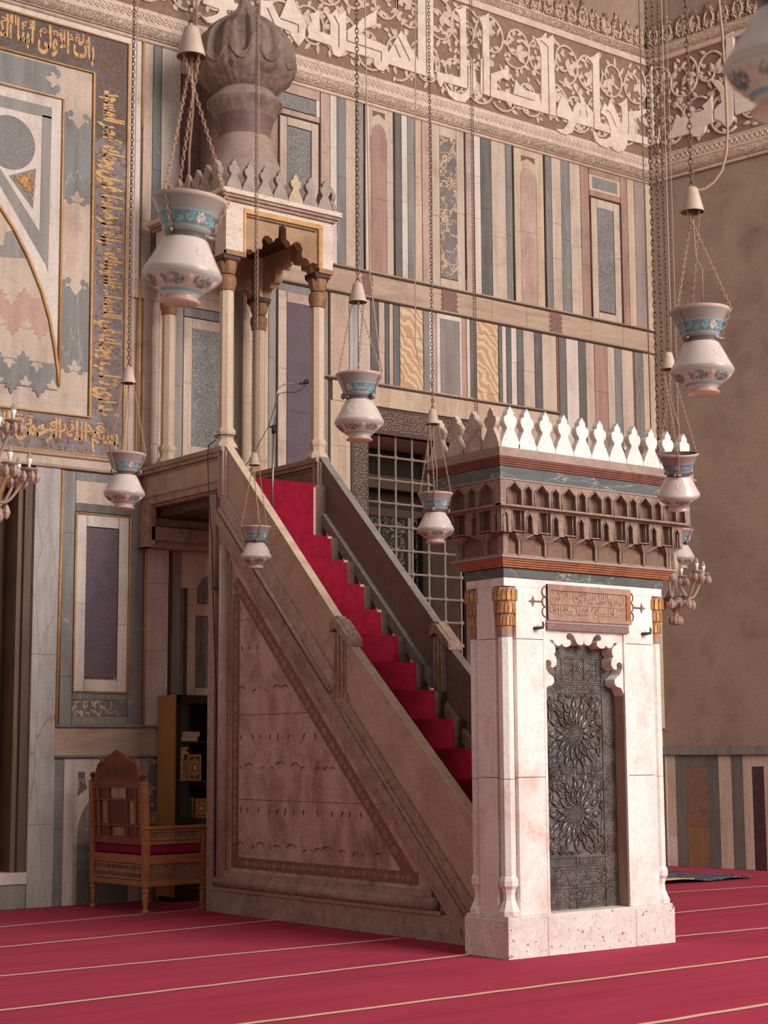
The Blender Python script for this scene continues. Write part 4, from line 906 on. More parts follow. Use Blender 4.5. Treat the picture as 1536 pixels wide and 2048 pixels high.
def arch_side(axis, c, w, d0, d1, zb, ztop, apex, mi_face, mi_in):
    h = lobed(w*0.98, zb, apex); pl = [(c+x, z) for x, z in h]+[(c-x, z) for x, z in h[-2::-1]]
    poly = [(c-w/2, ztop)]+pl+[(c+w/2, ztop)]
    cn.prism(poly, axis, d0, d1, mi_face)
arch_side('xz', 9.41, 0.97, CY0, CY0+0.10, 6.38, zs1, 6.80, 1, 1)
arch_side('xz', 9.38, 1.0, CY1-0.1, CY1, 6.38, zs1, 6.80, 1, 1)
arch_side('yz', 14.5, 0.98, CX0, CX0+0.1, 6.38, zs1, 6.80, 1, 1); arch_side('yz', 14.5, 0.98, CX1-0.1, CX1, 6.38, zs1, 6.80, 1, 1)
for x0, x1 in ((CX0, 8.93), (9.89, CX1)):
    for y0, y1 in ((CY0-0.02, 14.03), (14.98, CY1)): cn.box(x0, x1, y0, y1, zs0+0.0, zs1, 0)
for y in (CY0-0.03,):
    cn.box(8.925, 9.895, y, y+0.04, zs1-0.05, zs1, 2); cn.box(8.925, 8.955, y, y+0.04, 6.42, zs1-0.05, 2); cn.box(9.845, 9.895, y, y+0.05, 6.40, zs1-0.04, 2)
    cn.box(9.845, CX1, y-0.005, y+0.05, 6.37, 6.42, 3); cn.box(CX0, 8.955, y-0.005, y+0.05, 6.37, 6.42, 3)
    cn.box(8.98, 9.82, CY0-0.012, CY0+0.01, 6.795, 6.81, 4)
for e, z0, z1, mi in ((0.0, zs1, zs1+0.05, 0), (0.03, zs1+0.05, zs1+0.08, 5), (0.055, zs1+0.08, zs1+0.11, 5), (0.08, zs1+0.11, zs2+0.02, 0)):
    cn.box(CX0-e, CX1+e, CY0-e, CY1+e, z0, z1, mi)
cn.box(CX0+0.05, CX1-0.05, CY0+0.05, CY1-0.05, 6.82, 6.9, 4)
cn.build('canopy', [M['terrazzo'], M['paintwood'], M['goldflat'], M['copper'], M['darkwood'], M['mould']], mbs, 0.003)
def merlon(w, h, th, x, y, z, along, mat, parent, dent=0):
    half = [(0.5, 0), (0.5, 0.10), (0.44, 0.17), (0.36, 0.29), (0.25, 0.40), (0.20, 0.46), (0.21, 0.50), (0.30, 0.56), (0.355, 0.65), (0.34, 0.73), (0.26, 0.785), (0.17, 0.80), (0.185, 0.84), (0.16, 0.90), (0.07, 0.96), (0, 1.03)]
    pl = [(a*w*0.98, b_*h) for a, b_ in half]+[(-a*w*0.98, b_*h) for a, b_ in half[-2::-1]]
    q = MB()
    if along == 'x': q.prism([(x+a, z+b_) for a, b_ in pl], 'xz', y, y+th)
    else: q.prism([(y+a, z+b_) for a, b_ in pl], 'yz', x, x+th)
    return q.build('merlon', mat, parent, 0.004)
mer = stone('grey_merlon', '#ab9384', '#96806f', (2, 2, 2), 3, dirt=0.3, dirtc='#6f5a4c')
mer2 = stone('tan_merlon', '#cbab84', '#b8966d', (2, 2, 2), 3, dirt=0.2)
for i in range(7): merlon(0.186, 0.31, 0.05, CX0-0.03+0.186*(i+0.55), CY0-0.06, zs2+0.02, 'x', mer2 if i == 4 else mer, mbs)
for i in range(7): merlon(0.186, 0.31, 0.05, CX0-0.06, CY0-0.02+0.186*(i+0.55), zs2+0.02, 'y', mer, mbs)
for i in range(7): merlon(0.186, 0.31, 0.05, CX1+0.02, CY0-0.02+0.186*(i+0.55), zs2+0.02, 'y', mer, mbs)
# dome on a waisted drum
dcx, dcy = 9.37, 14.5
dr = MB()
dr.lathe([(0.50, 7.02), (0.50, 7.20), (0.485, 7.30)], (dcx, dcy, 0), 32, 2)
dr.lathe([(0.475, 7.28), (0.44, 7.42), (0.375, 7.58), (0.315, 7.74), (0.283, 7.88), (0.278, 7.95), (0.285, 8.0), (0.315, 8.10), (0.365, 8.2), (0.405, 8.25), (0.405, 8.265)], (dcx, dcy, 0), 40, 0, mis=[2, 2, 2, 2, 1, 1, 1, 0, 0, 0, 0])
dr.lathe([(0.405, 8.265), (0.40, 8.275), (0.33, 8.35), (0.29, 8.41)], (dcx, dcy, 0), 40, 2)
dr.build('drum', [M['roofwood'], stone('weathered_drum', '#83605a', '#735048', (3, 3, 1), 3, dirt=0.6, dirtc='#4a2f28'), M['dust']], mbs)
dm = MB(); N_ = 168; prof = [(0.27, 8.37), (0.36, 8.42), (0.445, 8.49), (0.50, 8.56), (0.525, 8.63), (0.535, 8.70), (0.533, 8.78), (0.52, 8.86), (0.49, 8.94), (0.45, 9.01), (0.39, 9.08), (0.31, 9.15), (0.225, 9.21), (0.15, 9.27), (0.095, 9.33), (0.065, 9.40), (0.05, 9.5), (0.045, 9.7), (0.055, 9.76), (0.03, 9.85), (0.045, 9.95), (0.001, 10.1)]
fine = []
for (r0, z0), (r1, z1) in zip(prof, prof[1:]):
    for i in range(3): fine.append((r0+(r1-r0)*i/3, z0+(z1-z0)*i/3))
fine.append(prof[-1])
LOB = 11
vs = []; fs = []
for r, z in fine:
    for k in range(N_):
        a = 2*PI*k/N_; ph = (a*LOB/(2*PI)+0.35) % 1.0; d_ = abs(ph-0.5)*2        # 0 mid-flute, 1 mid-rib
        f = r
        if r > 0.07:
            zbot = 8.66+0.0*ph; influte = 1-min(1, max(0, (d_-0.40)/0.12)); zz_ = zbot+0.05*(d_/0.45)**2
            g = min(1, max(0, (z-zz_)/0.02)) if d_ < 0.5 else 0
            f = r*(1-0.12*influte*g*min(1, (r-0.05)/0.2)) + 0.012*max(0, math.sin(PI*min(1, max(0, d_-0.45)/0.55)))*min(1, r*3)
            zl = 8.50+0.075*(d_)**2          # scalloped lower lip of each lobe
            if z < zl: f = f*0.955
        vs.append((dcx+f*math.cos(a), dcy+f*math.sin(a), z))
for i in range(len(fine)-1):
    for k in range(N_): fs.append((i*N_+k, i*N_+(k+1) % N_, (i+1)*N_+(k+1) % N_, (i+1)*N_+k))
dm.add(vs, fs, 0, True)
for j in range(LOB):
    for (rr, zc, sag, th) in ((0.532, 8.665, 0.062, 0.024), (0.485, 8.555, 0.045, 0.012)):
        pts = []
        for i in range(13):
            u = i/12-0.5; a = 2*PI*(j+0.5-0.35+u*(0.98 if th < 0.02 else 0.80))/LOB
            z = zc-sag*(1-(2*u)**2)+ (0.02 if th < 0.02 else 0.05)*(abs(2*u)**3)
            r_ = rr - max(0, (8.66-z))*0.45
            pts.append((dcx+r_*math.cos(a), dcy+r_*math.sin(a), z))
        dm.tube(pts, th, 6, 0 if th > 0.02 else 1)
dm.build('dome', [M['roofwood'], M['dust']], mbs)
bx = MB()   # loudspeaker cable clipped down the back corner
tag(bx.build('power_cable', M['blackish']), 'x', 'cable') if False else None
ca = MB()
ca.tube([(8.65, 13.86, 4.50), (8.64, 13.98, 4.46), (8.655, 14.02, 4.36), (8.655, 13.99, 3.95), (8.675, 13.955, 3.5), (8.675, 13.93, 2.94), (8.675, 13.86, 2.05), (8.675, 13.86, 0.3)], 0.006, 5)
ring = [(8.80+0.106*math.cos(2*PI*i/16), 13.92+0.106*math.sin(2*PI*i/16), 4.555) for i in range(16)]
ca.tube(ring, 0.006, 5, closed=True)
tag(ca.build('cable', plain('black_cable', '#2f2a2a', 0.6)), 'thin black cable looped round the front column base and hanging down the pulpit side', 'cable')
hk = MB(); hk.lathe([(0.025, -0.02), (0.025, 0.02)], (8.67, 13.86, 3.05), 8); hk.tube([(8.67, 13.86, 3.05), (8.63, 13.84, 3.05), (8.62, 13.85, 3.08)], 0.009, 5)
hk.build('iron_ring', M['ln'], mbs)

# stair runner
M['runner'] = plain('runner_red', '#8c1a2e', 0.95, bmp=0.35, bs=160, var=0.2, spec=0.05)
M['frayed'] = plain('frayed_edge', '#c98f86', 0.95, spec=0.05)
ru = MB(); x0, x1 = XL+0.12, 9.70
prof = [(15.3, 4.137), (13.672, 4.137), (13.672, stepZ(0)+0.008)]
for k in range(NS-1):
    prof += [(stepY(k)-0.008, stepZ(k)+0.008), (stepY(k)-0.008, stepZ(k+1)+0.008)]
prof = [p for p in prof if p[1] > 0.03]
vs = []; fs = []
NXs = 10
for (y, z) in prof:
    for i in range(NXs+1): vs.append((x0+(x1-x0)*i/NXs+(0.006*math.sin(y*31+z*17) if i == NXs else 0), y, z))
for i in range(len(prof)-1):
    for j in range(NXs): fs.append((i*(NXs+1)+j, i*(NXs+1)+j+1, (i+1)*(NXs+1)+j+1, (i+1)*(NXs+1)+j))
ru.add(vs, fs, 0)
ru.box(x1-0.028, x1+0.002, 13.666, 13.669, 3.62, 4.10, 1)
for k in (0, 1, 2, 3): ru.box(x1-0.05, x1+0.002, stepY(k)-0.0115, stepY(k)-0.009, stepZ(k)-0.015, stepZ(k)+0.009, 1)
ruo = ru.build('stair_runner', [M['runner'], M['frayed']])
sm = ruo.modifiers.new('thick', 'SOLIDIFY'); sm.thickness = 0.006
tag(ruo, 'dark red carpet runner laid up the pulpit steps, frayed at its right edge', 'stair carpet')
# ================================================================== pulpit gateway
M['gate'] = stone('gate_marble', '#f3e7dd', '#e7d5c8', (3, 3, 0.7), 1.6, dirt=0.7, dirtc='#c39270', bmp=0.1)
M['gatebase'] = stone('pitted_base_marble', '#ecdcd0', '#dfcabb', (2, 2, 1), 3, speck='#8d7668', speck_scale=30, speck_lim=(0.66, 0.72), dirt=0.45, dirtc='#8a6a58', bmp=0.25)
M['muq'] = stone('brown_stalactite_stone', '#a3816d', '#8a6a57', (2, 2, 2), 6, speck='#bd9c87', speck_scale=70, speck_lim=(0.6, 0.72), dirt=0.45, dirtc='#5a4032', bmp=0.5, rough=0.85)
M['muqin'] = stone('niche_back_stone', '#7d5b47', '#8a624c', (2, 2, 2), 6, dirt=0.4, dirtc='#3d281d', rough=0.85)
M['amber'] = stone('amber_paint', '#b3652a', '#9c4f1e', (2, 2, 2), 5, dirt=0.4, dirtc='#4f2a16', rough=0.4)
M['plate'] = stone('terracotta_plate', '#b3866c', '#9a6a50', (2, 2, 2), 5, dirt=0.35, dirtc='#6e4432')
M['mauveln'] = plain('mauve_mortar_line', '#9c837c', 0.8, bmp=0.1)
M['iron'] = plain('rusty_iron', '#4c3a33', 0.7)
g = thing('minbar_gateway', (9.2, 9.58, 0), 'pale marble pulpit gateway with stalactite cornice, merlons and bronze door', 'gateway')
GX0, GX1, GY0, GY1, OX0, OX1 = 8.36, 10.05, 9.37, 9.80, 8.757, 9.614
p = MB()
p.box(GX0-0.03, GX1+0.02, GY0-0.025, GY1+0.03, 0.0, 0.275); p.box(GX0-0.02, GX1+0.01, GY0-0.015, GY1+0.02, 0.275, 0.30)
for x in (8.72, 9.64): p.box(x-0.004, x+0.004, GY0-0.0262, GY0-0.02, 0.0, 0.275, 1)
p.build('plinth', [M['gatebase'], M['mauveln']], g, 0.012)
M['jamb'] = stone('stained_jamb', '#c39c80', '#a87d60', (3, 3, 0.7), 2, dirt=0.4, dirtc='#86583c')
def pier(xa, xb, left):
    q = MB(); w = 0.115
    if left: plan = [(xa+w, GY0), (xb, GY0), (xb, GY1), (xa+w, GY1), (xa+w, GY1-w), (xa, GY1-w), (xa, GY0+w), (xa+w, GY0+w)]
    else: plan = [(xa, GY0), (xb-w, GY0), (xb-w, GY0+w), (xb, GY0+w), (xb, GY1-w), (xb-w, GY1-w), (xb-w, GY1), (xa, GY1)]
    for z0, z1 in ((0.30, 1.29), (1.294, 2.31), (2.314, 2.70)): q.prism(plan, 'xy', z0, z1, 0)
    q.box(xa, xb, GY0, GY1, 2.70, 2.765, 0)
    for y in (GY0+w, GY1-w):
        x = xa+w if left else xb-w; q.box(x-0.012, x+0.012, y-0.012, y+0.012, 0.3, 2.69, 1)
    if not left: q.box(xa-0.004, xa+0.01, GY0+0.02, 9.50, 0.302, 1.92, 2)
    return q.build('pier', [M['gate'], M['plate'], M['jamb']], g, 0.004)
pier(GX0, OX0, True); pier(OX1, GX1, False)
def colonette(x, y):
    c = MB(); z0 = 0.30; r = 0.058
    c.lathe([(0.084, 0), (0.084, 0.035), (0.07, 0.06), (0.05, 0.11), (0.046, 0.15), (0.055, 0.19), (0.072, 0.215), (0.074, 0.25), (0.066, 0.275), (0.056, 0.285)], (x, y, z0), 8, 0, False, PI/8)
    c.lathe([(r, 0.28), (r, 0.98)], (x, y, z0), 8, 0, False, PI/8); c.lathe([(r, 0.984), (r, 2.02)], (x, y, z0), 8, 0, False, PI/8)
    c.lathe([(r*1.0, 2.02), (r*1.02, 2.10), (r*1.15, 2.16), (r*1.2, 2.22), (r*1.45, 2.28), (r*1.5, 2.33), (r*1.6, 2.39)], (x, y, z0), 8, 1, False, PI/8)
    for row, (z, rr, h) in enumerate(((2.11, 1.06, 0.07), (2.20, 1.28, 0.075), (2.295, 1.5, 0.085))):
        for k in range(16):
            a = 2*PI*(k+0.5*(row % 2))/16; ra = r*rr; wv = ra*0.17
            tx, ty = -math.sin(a), math.cos(a); cx, cy = x+ra*math.cos(a), y+ra*math.sin(a)
            pl = [(-1, 0), (1, 0), (1, 0.55), (0.6, 0.85), (0, 1), (-0.6, 0.85), (-1, 0.55)]
            A = [(cx+tx*wv*u, cy+ty*wv*u, z0+z+h*v) for u, v in pl]; B = [(px+0.008*math.cos(a), py+0.008*math.sin(a), pz) for px, py, pz in A]
            n = len(pl); c.add(A+B, [tuple(range(n, 2*n))]+[(j, (j+1) % n, n+(j+1) % n, n+j) for j in range(n)], 2)
    return c.build('colonette', [M['gate'], M['plate'], M['gold']], g)
for x in (GX0+0.058, GX1-0.058):
    for y in (GY0+0.058, GY1-0.058): colonette(x, y)
ln = MB()
ln.box(OX0, OX1, GY0, GY1, 2.385, 2.765, 0)
ln.build('lintel', M['gate'], g)
# cusped arch that hangs in the doorway
edge = [(8.773,1.922),(8.795,1.965),(8.828,1.969),(8.856,1.985),(8.865,2.005),(8.862,2.03),(8.845,2.045),(8.822,2.057),(8.80,2.075),(8.786,2.099),(8.776,2.12),(8.778,2.145),(8.79,2.162),(8.808,2.164),(8.825,2.16),(8.837,2.149),(8.838,2.13),(8.832,2.112),(8.85,2.105),(8.874,2.113),(8.892,2.13),(8.896,2.151),(8.894,2.172),(8.886,2.19),(8.868,2.208),(8.882,2.22),(8.886,2.242),(8.884,2.26),(8.872,2.278),(8.856,2.29),(8.841,2.296),(8.827,2.317),(8.85,2.312),(8.863,2.314),(8.868,2.296),(8.887,2.279),(8.903,2.273),(8.92,2.271),(8.938,2.277),(8.951,2.291),(8.962,2.275),(8.98,2.267),(9.0,2.265),(9.022,2.271),(9.04,2.28),(9.049,2.297),(9.045,2.315),(9.03,2.325),(9.015,2.322),(9.003,2.333),(9.0,2.35),(9.012,2.366),(9.03,2.372),(9.05,2.37),(9.075,2.355),(9.092,2.33),(9.105,2.305),(9.117,2.293),(9.135,2.285),(9.152,2.285),(9.172,2.29),(9.182,2.302),(9.1855,2.325)]
cxm = 9.1855
inner = edge+[(2*cxm-x, z) for x, z in edge[-2::-1]]
# (each half is one solid, so that the outline stays simple)
sc = MB()
for s_ in (0, 1):
    e = edge if not s_ else [(2*cxm-x, z) for x, z in edge]
    xo = OX0 if not s_ else OX1
    sc.prism([(xo, 1.90)]+e+[(cxm, 2.385), (xo, 2.385)], 'xz', GY0+0.012, GY0+0.125, 0)
sc.box(OX0-0.012, OX0+0.012, GY0-0.004, GY0+0.02, 0.30, 2.385, 1) ; sc.box(OX1-0.012, OX1+0.012, GY0-0.004, GY0+0.02, 0.30, 2.385, 1)
sc.build('cusped_arch', [M['gate'], M['gate']], g, 0.003)
# inscription plate and its outline
ip = MB()
ip.box(8.785, 9.672, GY0-0.012, GY0+0.01, 2.46, 2.735, 0)
ip.prism([(8.785, 2.69), (9.672, 2.69), (9.672, 2.735), (8.785, 2.735)], 'xz', GY0-0.022, GY0, 0); ip.box(8.785, 9.672, GY0-0.026, GY0, 2.46, 2.486, 0); ip.box(9.625, 9.672, GY0-0.022, GY0, 2.486, 2.69, 1); ip.box(8.785, 8.806, GY0-0.022, GY0, 2.486, 2.69, 0)
ip.box(8.80, 9.63, GY0-0.017, GY0, 2.583, 2.594, 0)
ip.box(8.775, 9.645, GY0-0.016, GY0, 2.44, 2.46, 2); ip.box(8.775, 9.645, GY0-0.022, GY0, 2.39, 2.437, 3)
for (txt, za) in (('\u0628\u0633\u0645 \u0627\u0644\u0644\u0647 \u0627\u0644\u0631\u062d\u0645\u0646 \u0627\u0644\u0631\u062d\u064a\u0645', 2.60), ('\u0627\u0646\u0645\u0627 \u064a\u0639\u0645\u0631 \u0645\u0633\u0627\u062c\u062f \u0627\u0644\u0644\u0647', 2.495)):
    text_on(ip, txt, lambda u, v, h, z_=za: (8.815+0.80*u, GY0-0.0165, z_+0.083*v), 4, 0.012)
random.seed(5)
for i in range(240):
    x, z = random.uniform(8.82, 9.61), random.choice((random.uniform(2.5, 2.575), random.uniform(2.60, 2.68)))
    a0 = random.uniform(0, 6.28); ip.tube([(x+0.011*(1-k*0.13)*math.cos(a0+k*0.8), GY0-0.0125, z+0.011*(1-k*0.13)*math.sin(a0+k*0.8)) for k in range(6)], 0.0028, 4, 4 if i % 2 else 3)
for s_, cx in ((-1, 8.785), (1, 9.672)):
    for dz in (-0.075, 0.0, 0.075): ip.tube([(cx+s_*0.045*math.cos(t_), GY0-0.003, 2.60+dz+0.042*math.sin(t_)) for t_ in [-PI/2+PI*i/10 for i in range(11)]], 0.006, 5, 3)
    ip.tube([(cx+s_*0.04, GY0-0.003, 2.60), (cx+s_*0.14, GY0-0.003, 2.598)], 0.007, 5, 3)
    ip.prism([(cx+s_*0.12, 2.60), (cx+s_*0.14, 2.64), (cx+s_*0.15, 2.612), (cx+s_*0.185, 2.598), (cx+s_*0.15, 2.585), (cx+s_*0.14, 2.555)], 'xz', GY0-0.005, GY0, 3)
ip.build('inscription_plate', [M['plate'], M['amber'], M['mauveln'], stone('mauve_edging', '#8f6d63', '#7a574c', (2, 2, 2), 9, dirt=0.4), stone('plate_lettering', '#c79a7c', '#b58468', (2, 2, 2), 8, dirt=0.2)], g)
for x in (8.676, 9.83):
    h = MB(); h.tube([(x-0.02, GY0+0.01, 2.395), (x-0.01, GY0-0.04, 2.395), (x+0.02, GY0-0.055, 2.40), (x+0.03, GY0-0.05, 2.425), (x+0.025, GY0-0.045, 2.445)], [0.014, 0.013, 0.012, 0.01, 0.005], 6)
    h.build('iron_hook', M['iron'], g)
# entablature
e = MB()
def tier(o, z0, z1, mi): e.box(GX0-o, GX1+o, GY0-o, GY1+o, z0, z1, mi)
tier(0.008, 2.765, 2.835, 0)
for k in range(4): tier(0.03+0.013*k, 2.838+0.016*k, 2.855+0.016*k, 1)
tier(0.085, 2.902, 2.918, 2)
tier(0.175, 3.475, 3.565, 0); tier(0.18, 3.465, 3.476, 2)
for k in range(4): tier(0.185+0.008*k, 3.566+0.016*k, 3.583+0.016*k, 3)
tier(0.215, 3.63, 3.645, 4); tier(0.20, 3.645, 3.70, 4)
e.build('entablature', [stone('blue_black_marble', '#5d605f', '#4b4a48', (1, 1, 3), 3, vein='#8c8a84', vein_scale=3, vein_w=0.02, dirt=0.25), M['amber'], M['mauveln'], stone('red_brown_band', '#84452c', '#6b3320', (2, 2, 2), 5, dirt=0.3), M['dust']], g, 0.003)
# stalactite cornice: two tiers of pointed niches over a row of ribs
mq = MB()
o1, o2, o3 = 0.06, 0.125, 0.172
mq.box(GX0-o1+0.012, GX1+o1-0.012, GY0-o1+0.012, GY1+o1-0.012, 2.918, 3.09, 1)
mq.box(GX0-o2+0.065, GX1+o2-0.065, GY0-o2+0.065, GY1+o2-0.065, 3.06, 3.29, 1)
mq.box(GX0-o3+0.06, GX1+o3-0.06, GY0-o3+0.06, GY1+o3-0.06, 3.274, 3.48, 1)
mq.box(GX0-o1, GX1+o1, GY0-o1, GY1+o1, 2.918, 2.935, 0)
def P_front(o): return (lambda u, z, d: (u, GY0-o+d, z)), GX0-o, GX1+o
def P_left(o): return (lambda u, z, d: (GX0-o+d, u, z+0.0013)), GY0-o, GY1+o
def P_right(o): return (lambda u, z, d: (GX1+o-d, u, z+0.0013)), GY0-o, GY1+o
def solid(pl, f, d0, d1, mi):
    n = len(pl); mq.add([f(u, z, d0) for u, z in pl]+[f(u, z, d1) for u, z in pl], [tuple(range(n)), tuple(range(2*n-1, n-1, -1))]+[(j, (j+1) % n, n+(j+1) % n, n+j) for j in range(n)], mi)
def plate_cell(f, ua, ub, wa, wb, z0, z1, zsp, zap, d, mi=0):
    """front skin of one cell with a pointed opening wa..wb, and a bevelled lip round it"""
    c = (wa+wb)/2
    solid([(ua, z0), (wa, z0), (wa, zsp), (c, zap), (c, z1), (ua, z1)], f, 0, d, mi)
    solid([(wb, z0), (ub, z0), (ub, z1), (c, z1), (c, zap), (wb, zsp)], f, 0, d, mi)
    t_ = 0.010
    for a_, b_ in (((wa, z0), (wa, zsp)), ((wa, zsp), (c, zap)), ((c, zap), (wb, zsp)), ((wb, zsp), (wb, z0))):
        mq.tube([f(a_[0], a_[1], -0.002), f(b_[0], b_[1], -0.002)], 0.0075, 4, 2)
    # angled back of the niche
    z_ = zsp+0.3*(zap-zsp)
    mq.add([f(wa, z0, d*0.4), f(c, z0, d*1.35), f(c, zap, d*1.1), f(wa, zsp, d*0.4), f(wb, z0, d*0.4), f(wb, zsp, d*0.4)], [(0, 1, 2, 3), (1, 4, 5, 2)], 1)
for Pf, ncell in ((P_front, 7), (P_left, 2), (P_right, 2)):
    # upper tier
    f, ua, ub = Pf(o3 if Pf is P_front else o3-0.004)
    if Pf is not P_front: ua += 0.003; ub -= 0.003
    per = (ub-ua)/(ncell+0.35)
    u = ua; solid([(ua, 3.272), (ua+per*0.18, 3.272), (ua+per*0.18, 3.47), (ua, 3.47)], f, 0, 0.06, 0)
    u = ua+per*0.18
    for i in range(ncell):
        plate_cell(f, u, u+per*0.62, u+per*0.05, u+per*0.57, 3.285, 3.47, 3.39, 3.458, 0.07)
        plate_cell(f, u+per*0.62, u+per, u+per*0.67, u+per*0.95, 3.285, 3.47, 3.40, 3.44, 0.055)
        u += per
    solid([(u, 3.272), (ub, 3.272), (ub, 3.47), (u, 3.47)], f, 0, 0.06, 0)
    solid([(ua, 3.27), (ub, 3.27), (ub, 3.286), (ua, 3.286)], f, -0.0016, 0.058, 0)
    # lower tier: boxes set out between the niches above
    f, va, vb = Pf(o2 if Pf is P_front else o2-0.004)
    if Pf is not P_front: va += 0.003; vb -= 0.003
    per2 = (vb-va)/(ncell+0.3); u = va
    plate_cell(f, va, va+per2*0.3, va+per2*0.06, va+per2*0.24, 3.085, 3.272, 3.2, 3.25, 0.05); u = va+per2*0.3
    for i in range(ncell):
        solid([(u, 3.085), (u+per2*0.10, 3.085), (u+per2*0.10, 3.272), (u, 3.272)], f, 0, 0.06, 0)
        solid([(u+per2*0.10, 3.095), (u+per2*0.56, 3.095), (u+per2*0.56, 3.103), (u+per2*0.10, 3.103)], f, 0.0, 0.06, 0)
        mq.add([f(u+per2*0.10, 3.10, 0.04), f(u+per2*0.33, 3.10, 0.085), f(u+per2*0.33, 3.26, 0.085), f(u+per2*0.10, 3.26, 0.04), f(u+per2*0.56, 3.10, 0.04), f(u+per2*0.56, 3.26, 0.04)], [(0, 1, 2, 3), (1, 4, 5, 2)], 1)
        for uu in (0.10, 0.17, 0.49, 0.56): mq.tube([f(u+per2*uu, 3.09, 0.0+0.02*(0.1 < uu < 0.5)), f(u+per2*uu, 3.262, 0.0+0.02*(0.1 < uu < 0.5))], 0.0065, 4, 2)
        solid([(u+per2*0.10, 3.255), (u+per2*0.56, 3.255), (u+per2*0.56, 3.272), (u+per2*0.10, 3.272)], f, 0.0, 0.06, 0)
        plate_cell(f, u+per2*0.56, u+per2, u+per2*0.64, u+per2*0.86, 3.085, 3.272, 3.2, 3.25, 0.05)
        # bracket down to a rib
        ce = u+per2*0.55 if True else u
        A = [f(ce-per2*0.33, 3.085, 0.0), f(ce+per2*0.33, 3.085, 0.0), f(ce+per2*0.33, 3.085, 0.07), f(ce-per2*0.33, 3.085, 0.07)]
        B = [f(ce-per2*0.06, 3.035, 0.052), f(ce+per2*0.06, 3.035, 0.052), f(ce+per2*0.06, 3.035, 0.08), f(ce-per2*0.06, 3.035, 0.08)]
        mq.add(A+B, [(0, 1, 5, 4), (1, 2, 6, 5), (2, 3, 7, 6), (3, 0, 4, 7), (4, 5, 6, 7), (0, 3, 2, 1)], 0)
        for su in (-1, 1): mq.tube([f(ce+su*per2*0.33, 3.083, -0.002), f(ce+su*per2*0.06, 3.035, 0.05), f(ce+su*per2*0.05, 2.935, 0.058)], 0.0065, 4, 2)
        solid([(ce-per2*0.055, 2.93), (ce+per2*0.055, 2.93), (ce+per2*0.055, 3.04), (ce-per2*0.055, 3.04)], f, 0.056, 0.09, 0)
        u += per2
    # corner ribs
    f, wa_, wb_ = Pf(o1 if Pf is P_front else o1-0.004)
    for c_ in (wa_+0.03, wb_-0.03): solid([(c_-0.025, 2.93), (c_+0.025, 2.93), (c_+0.025, 3.083), (c_-0.025, 3.083)], f, -0.002, 0.03, 0)
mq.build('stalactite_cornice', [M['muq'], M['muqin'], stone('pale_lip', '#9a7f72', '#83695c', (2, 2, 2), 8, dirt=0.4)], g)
# merlons
mw = stone('white_merlon', '#ecdfd5', '#dfcdc0', (2, 2, 2), 3, dirt=0.3, dirtc='#b59a88', pits='#c4ab9b')
mk = stone('stained_merlon', '#cdb09c', '#b59078', (2, 2, 2), 3, dirt=0.5, dirtc='#7a5a48')
n = 11; wd = (GX1-GX0+0.4)/(n+0.0)
for i in range(n): merlon(wd, 0.305, 0.055, GX0-0.2+wd*(i+0.5 if i else 0.62), GY0-0.195, 3.70, 'x', mw, g)
for i in range(4): merlon(0.192, 0.305, 0.05, GX0-0.195, GY0-0.195+0.205*(i+0.5), 3.70, 'y', mk, g); merlon(0.192, 0.305, 0.05, GX1+0.145, GY0-0.195+0.205*(i+0.5), 3.70, 'y', mk, g)
# bronze door
m, t, b = nt('worn_bronze')
co = coords(t); n1 = noise(t, co, 9, 6, 0.65); n2 = noise(t, co, 2.2, 4)
t.links.new(mix(t, ramp(t, n1, 0.35, 0.7), mix(t, ramp(t, n2, 0.4, 0.65), hexl('#57504f'), hexl('#5d4a3f')), hexl('#7c7270')), b.inputs['Base Color'])
b.inputs['Metallic'].default_value = 0.55; b.inputs['Roughness'].default_value = 0.48; bump(t, b, n1, 0.25, 0.008); M['bronze'] = m
M['brightbronze'] = plain('rubbed_bronze', '#9c918c', 0.42, 0.6)
YD = 9.50
do = MB()
do.box(OX0-0.02, OX1+0.02, YD, YD+0.05, 0.30, 2.39, 0)
do.box(9.165, 9.175, YD-0.006, YD, 0.30, 0.68, 0)
do.build('door', M['bronze'], g)
dp = bpy.data.objects['door']
rl = MB()
def lens(cx, cz, a, L, w, h=0.014, r0=0.0):
    pts = []
    for u, s_ in ((0, 0), (0.2, 0.7), (0.45, 1), (0.75, 0.7), (1, 0), (0.75, -0.7), (0.45, -1), (0.2, -0.7)):
        px = r0+u*L; pz = s_*w; pts.append((cx+px*math.cos(a)-pz*math.sin(a), cz+px*math.sin(a)+pz*math.cos(a)))
    if any(not (8.868 < p[0] < 9.472 and 0.69 < p[1] < 1.925) for p in pts): return
    k = len(pts); mx = cx+(r0+L*0.45)*math.cos(a); mz = cz+(r0+L*0.45)*math.sin(a)
    out = [(mx+(x-mx)*1.22, mz+(z-mz)*1.22) for x, z in pts]
    rl.add([(x, YD, z) for x, z in out]+[(x, YD-h, z) for x, z in pts]+[(mx+(x-mx)*0.72, YD-h, mz+(z-mz)*0.72) for x, z in pts]+[(mx+(x-mx)*0.6, YD-h*0.45, mz+(z-mz)*0.6) for x, z in pts]+[(mx, YD-h*0.8, mz)],
           [(i, (i+1) % k, k+(i+1) % k, k+i) for i in range(k)]+[(k+i, k+(i+1) % k, 2*k+(i+1) % k, 2*k+i) for i in range(k)]+[(2*k+i, 2*k+(i+1) % k, 3*k+(i+1) % k, 3*k+i) for i in range(k)]+[(3*k+i, 3*k+(i+1) % k, 4*k) for i in range(k)], 0)
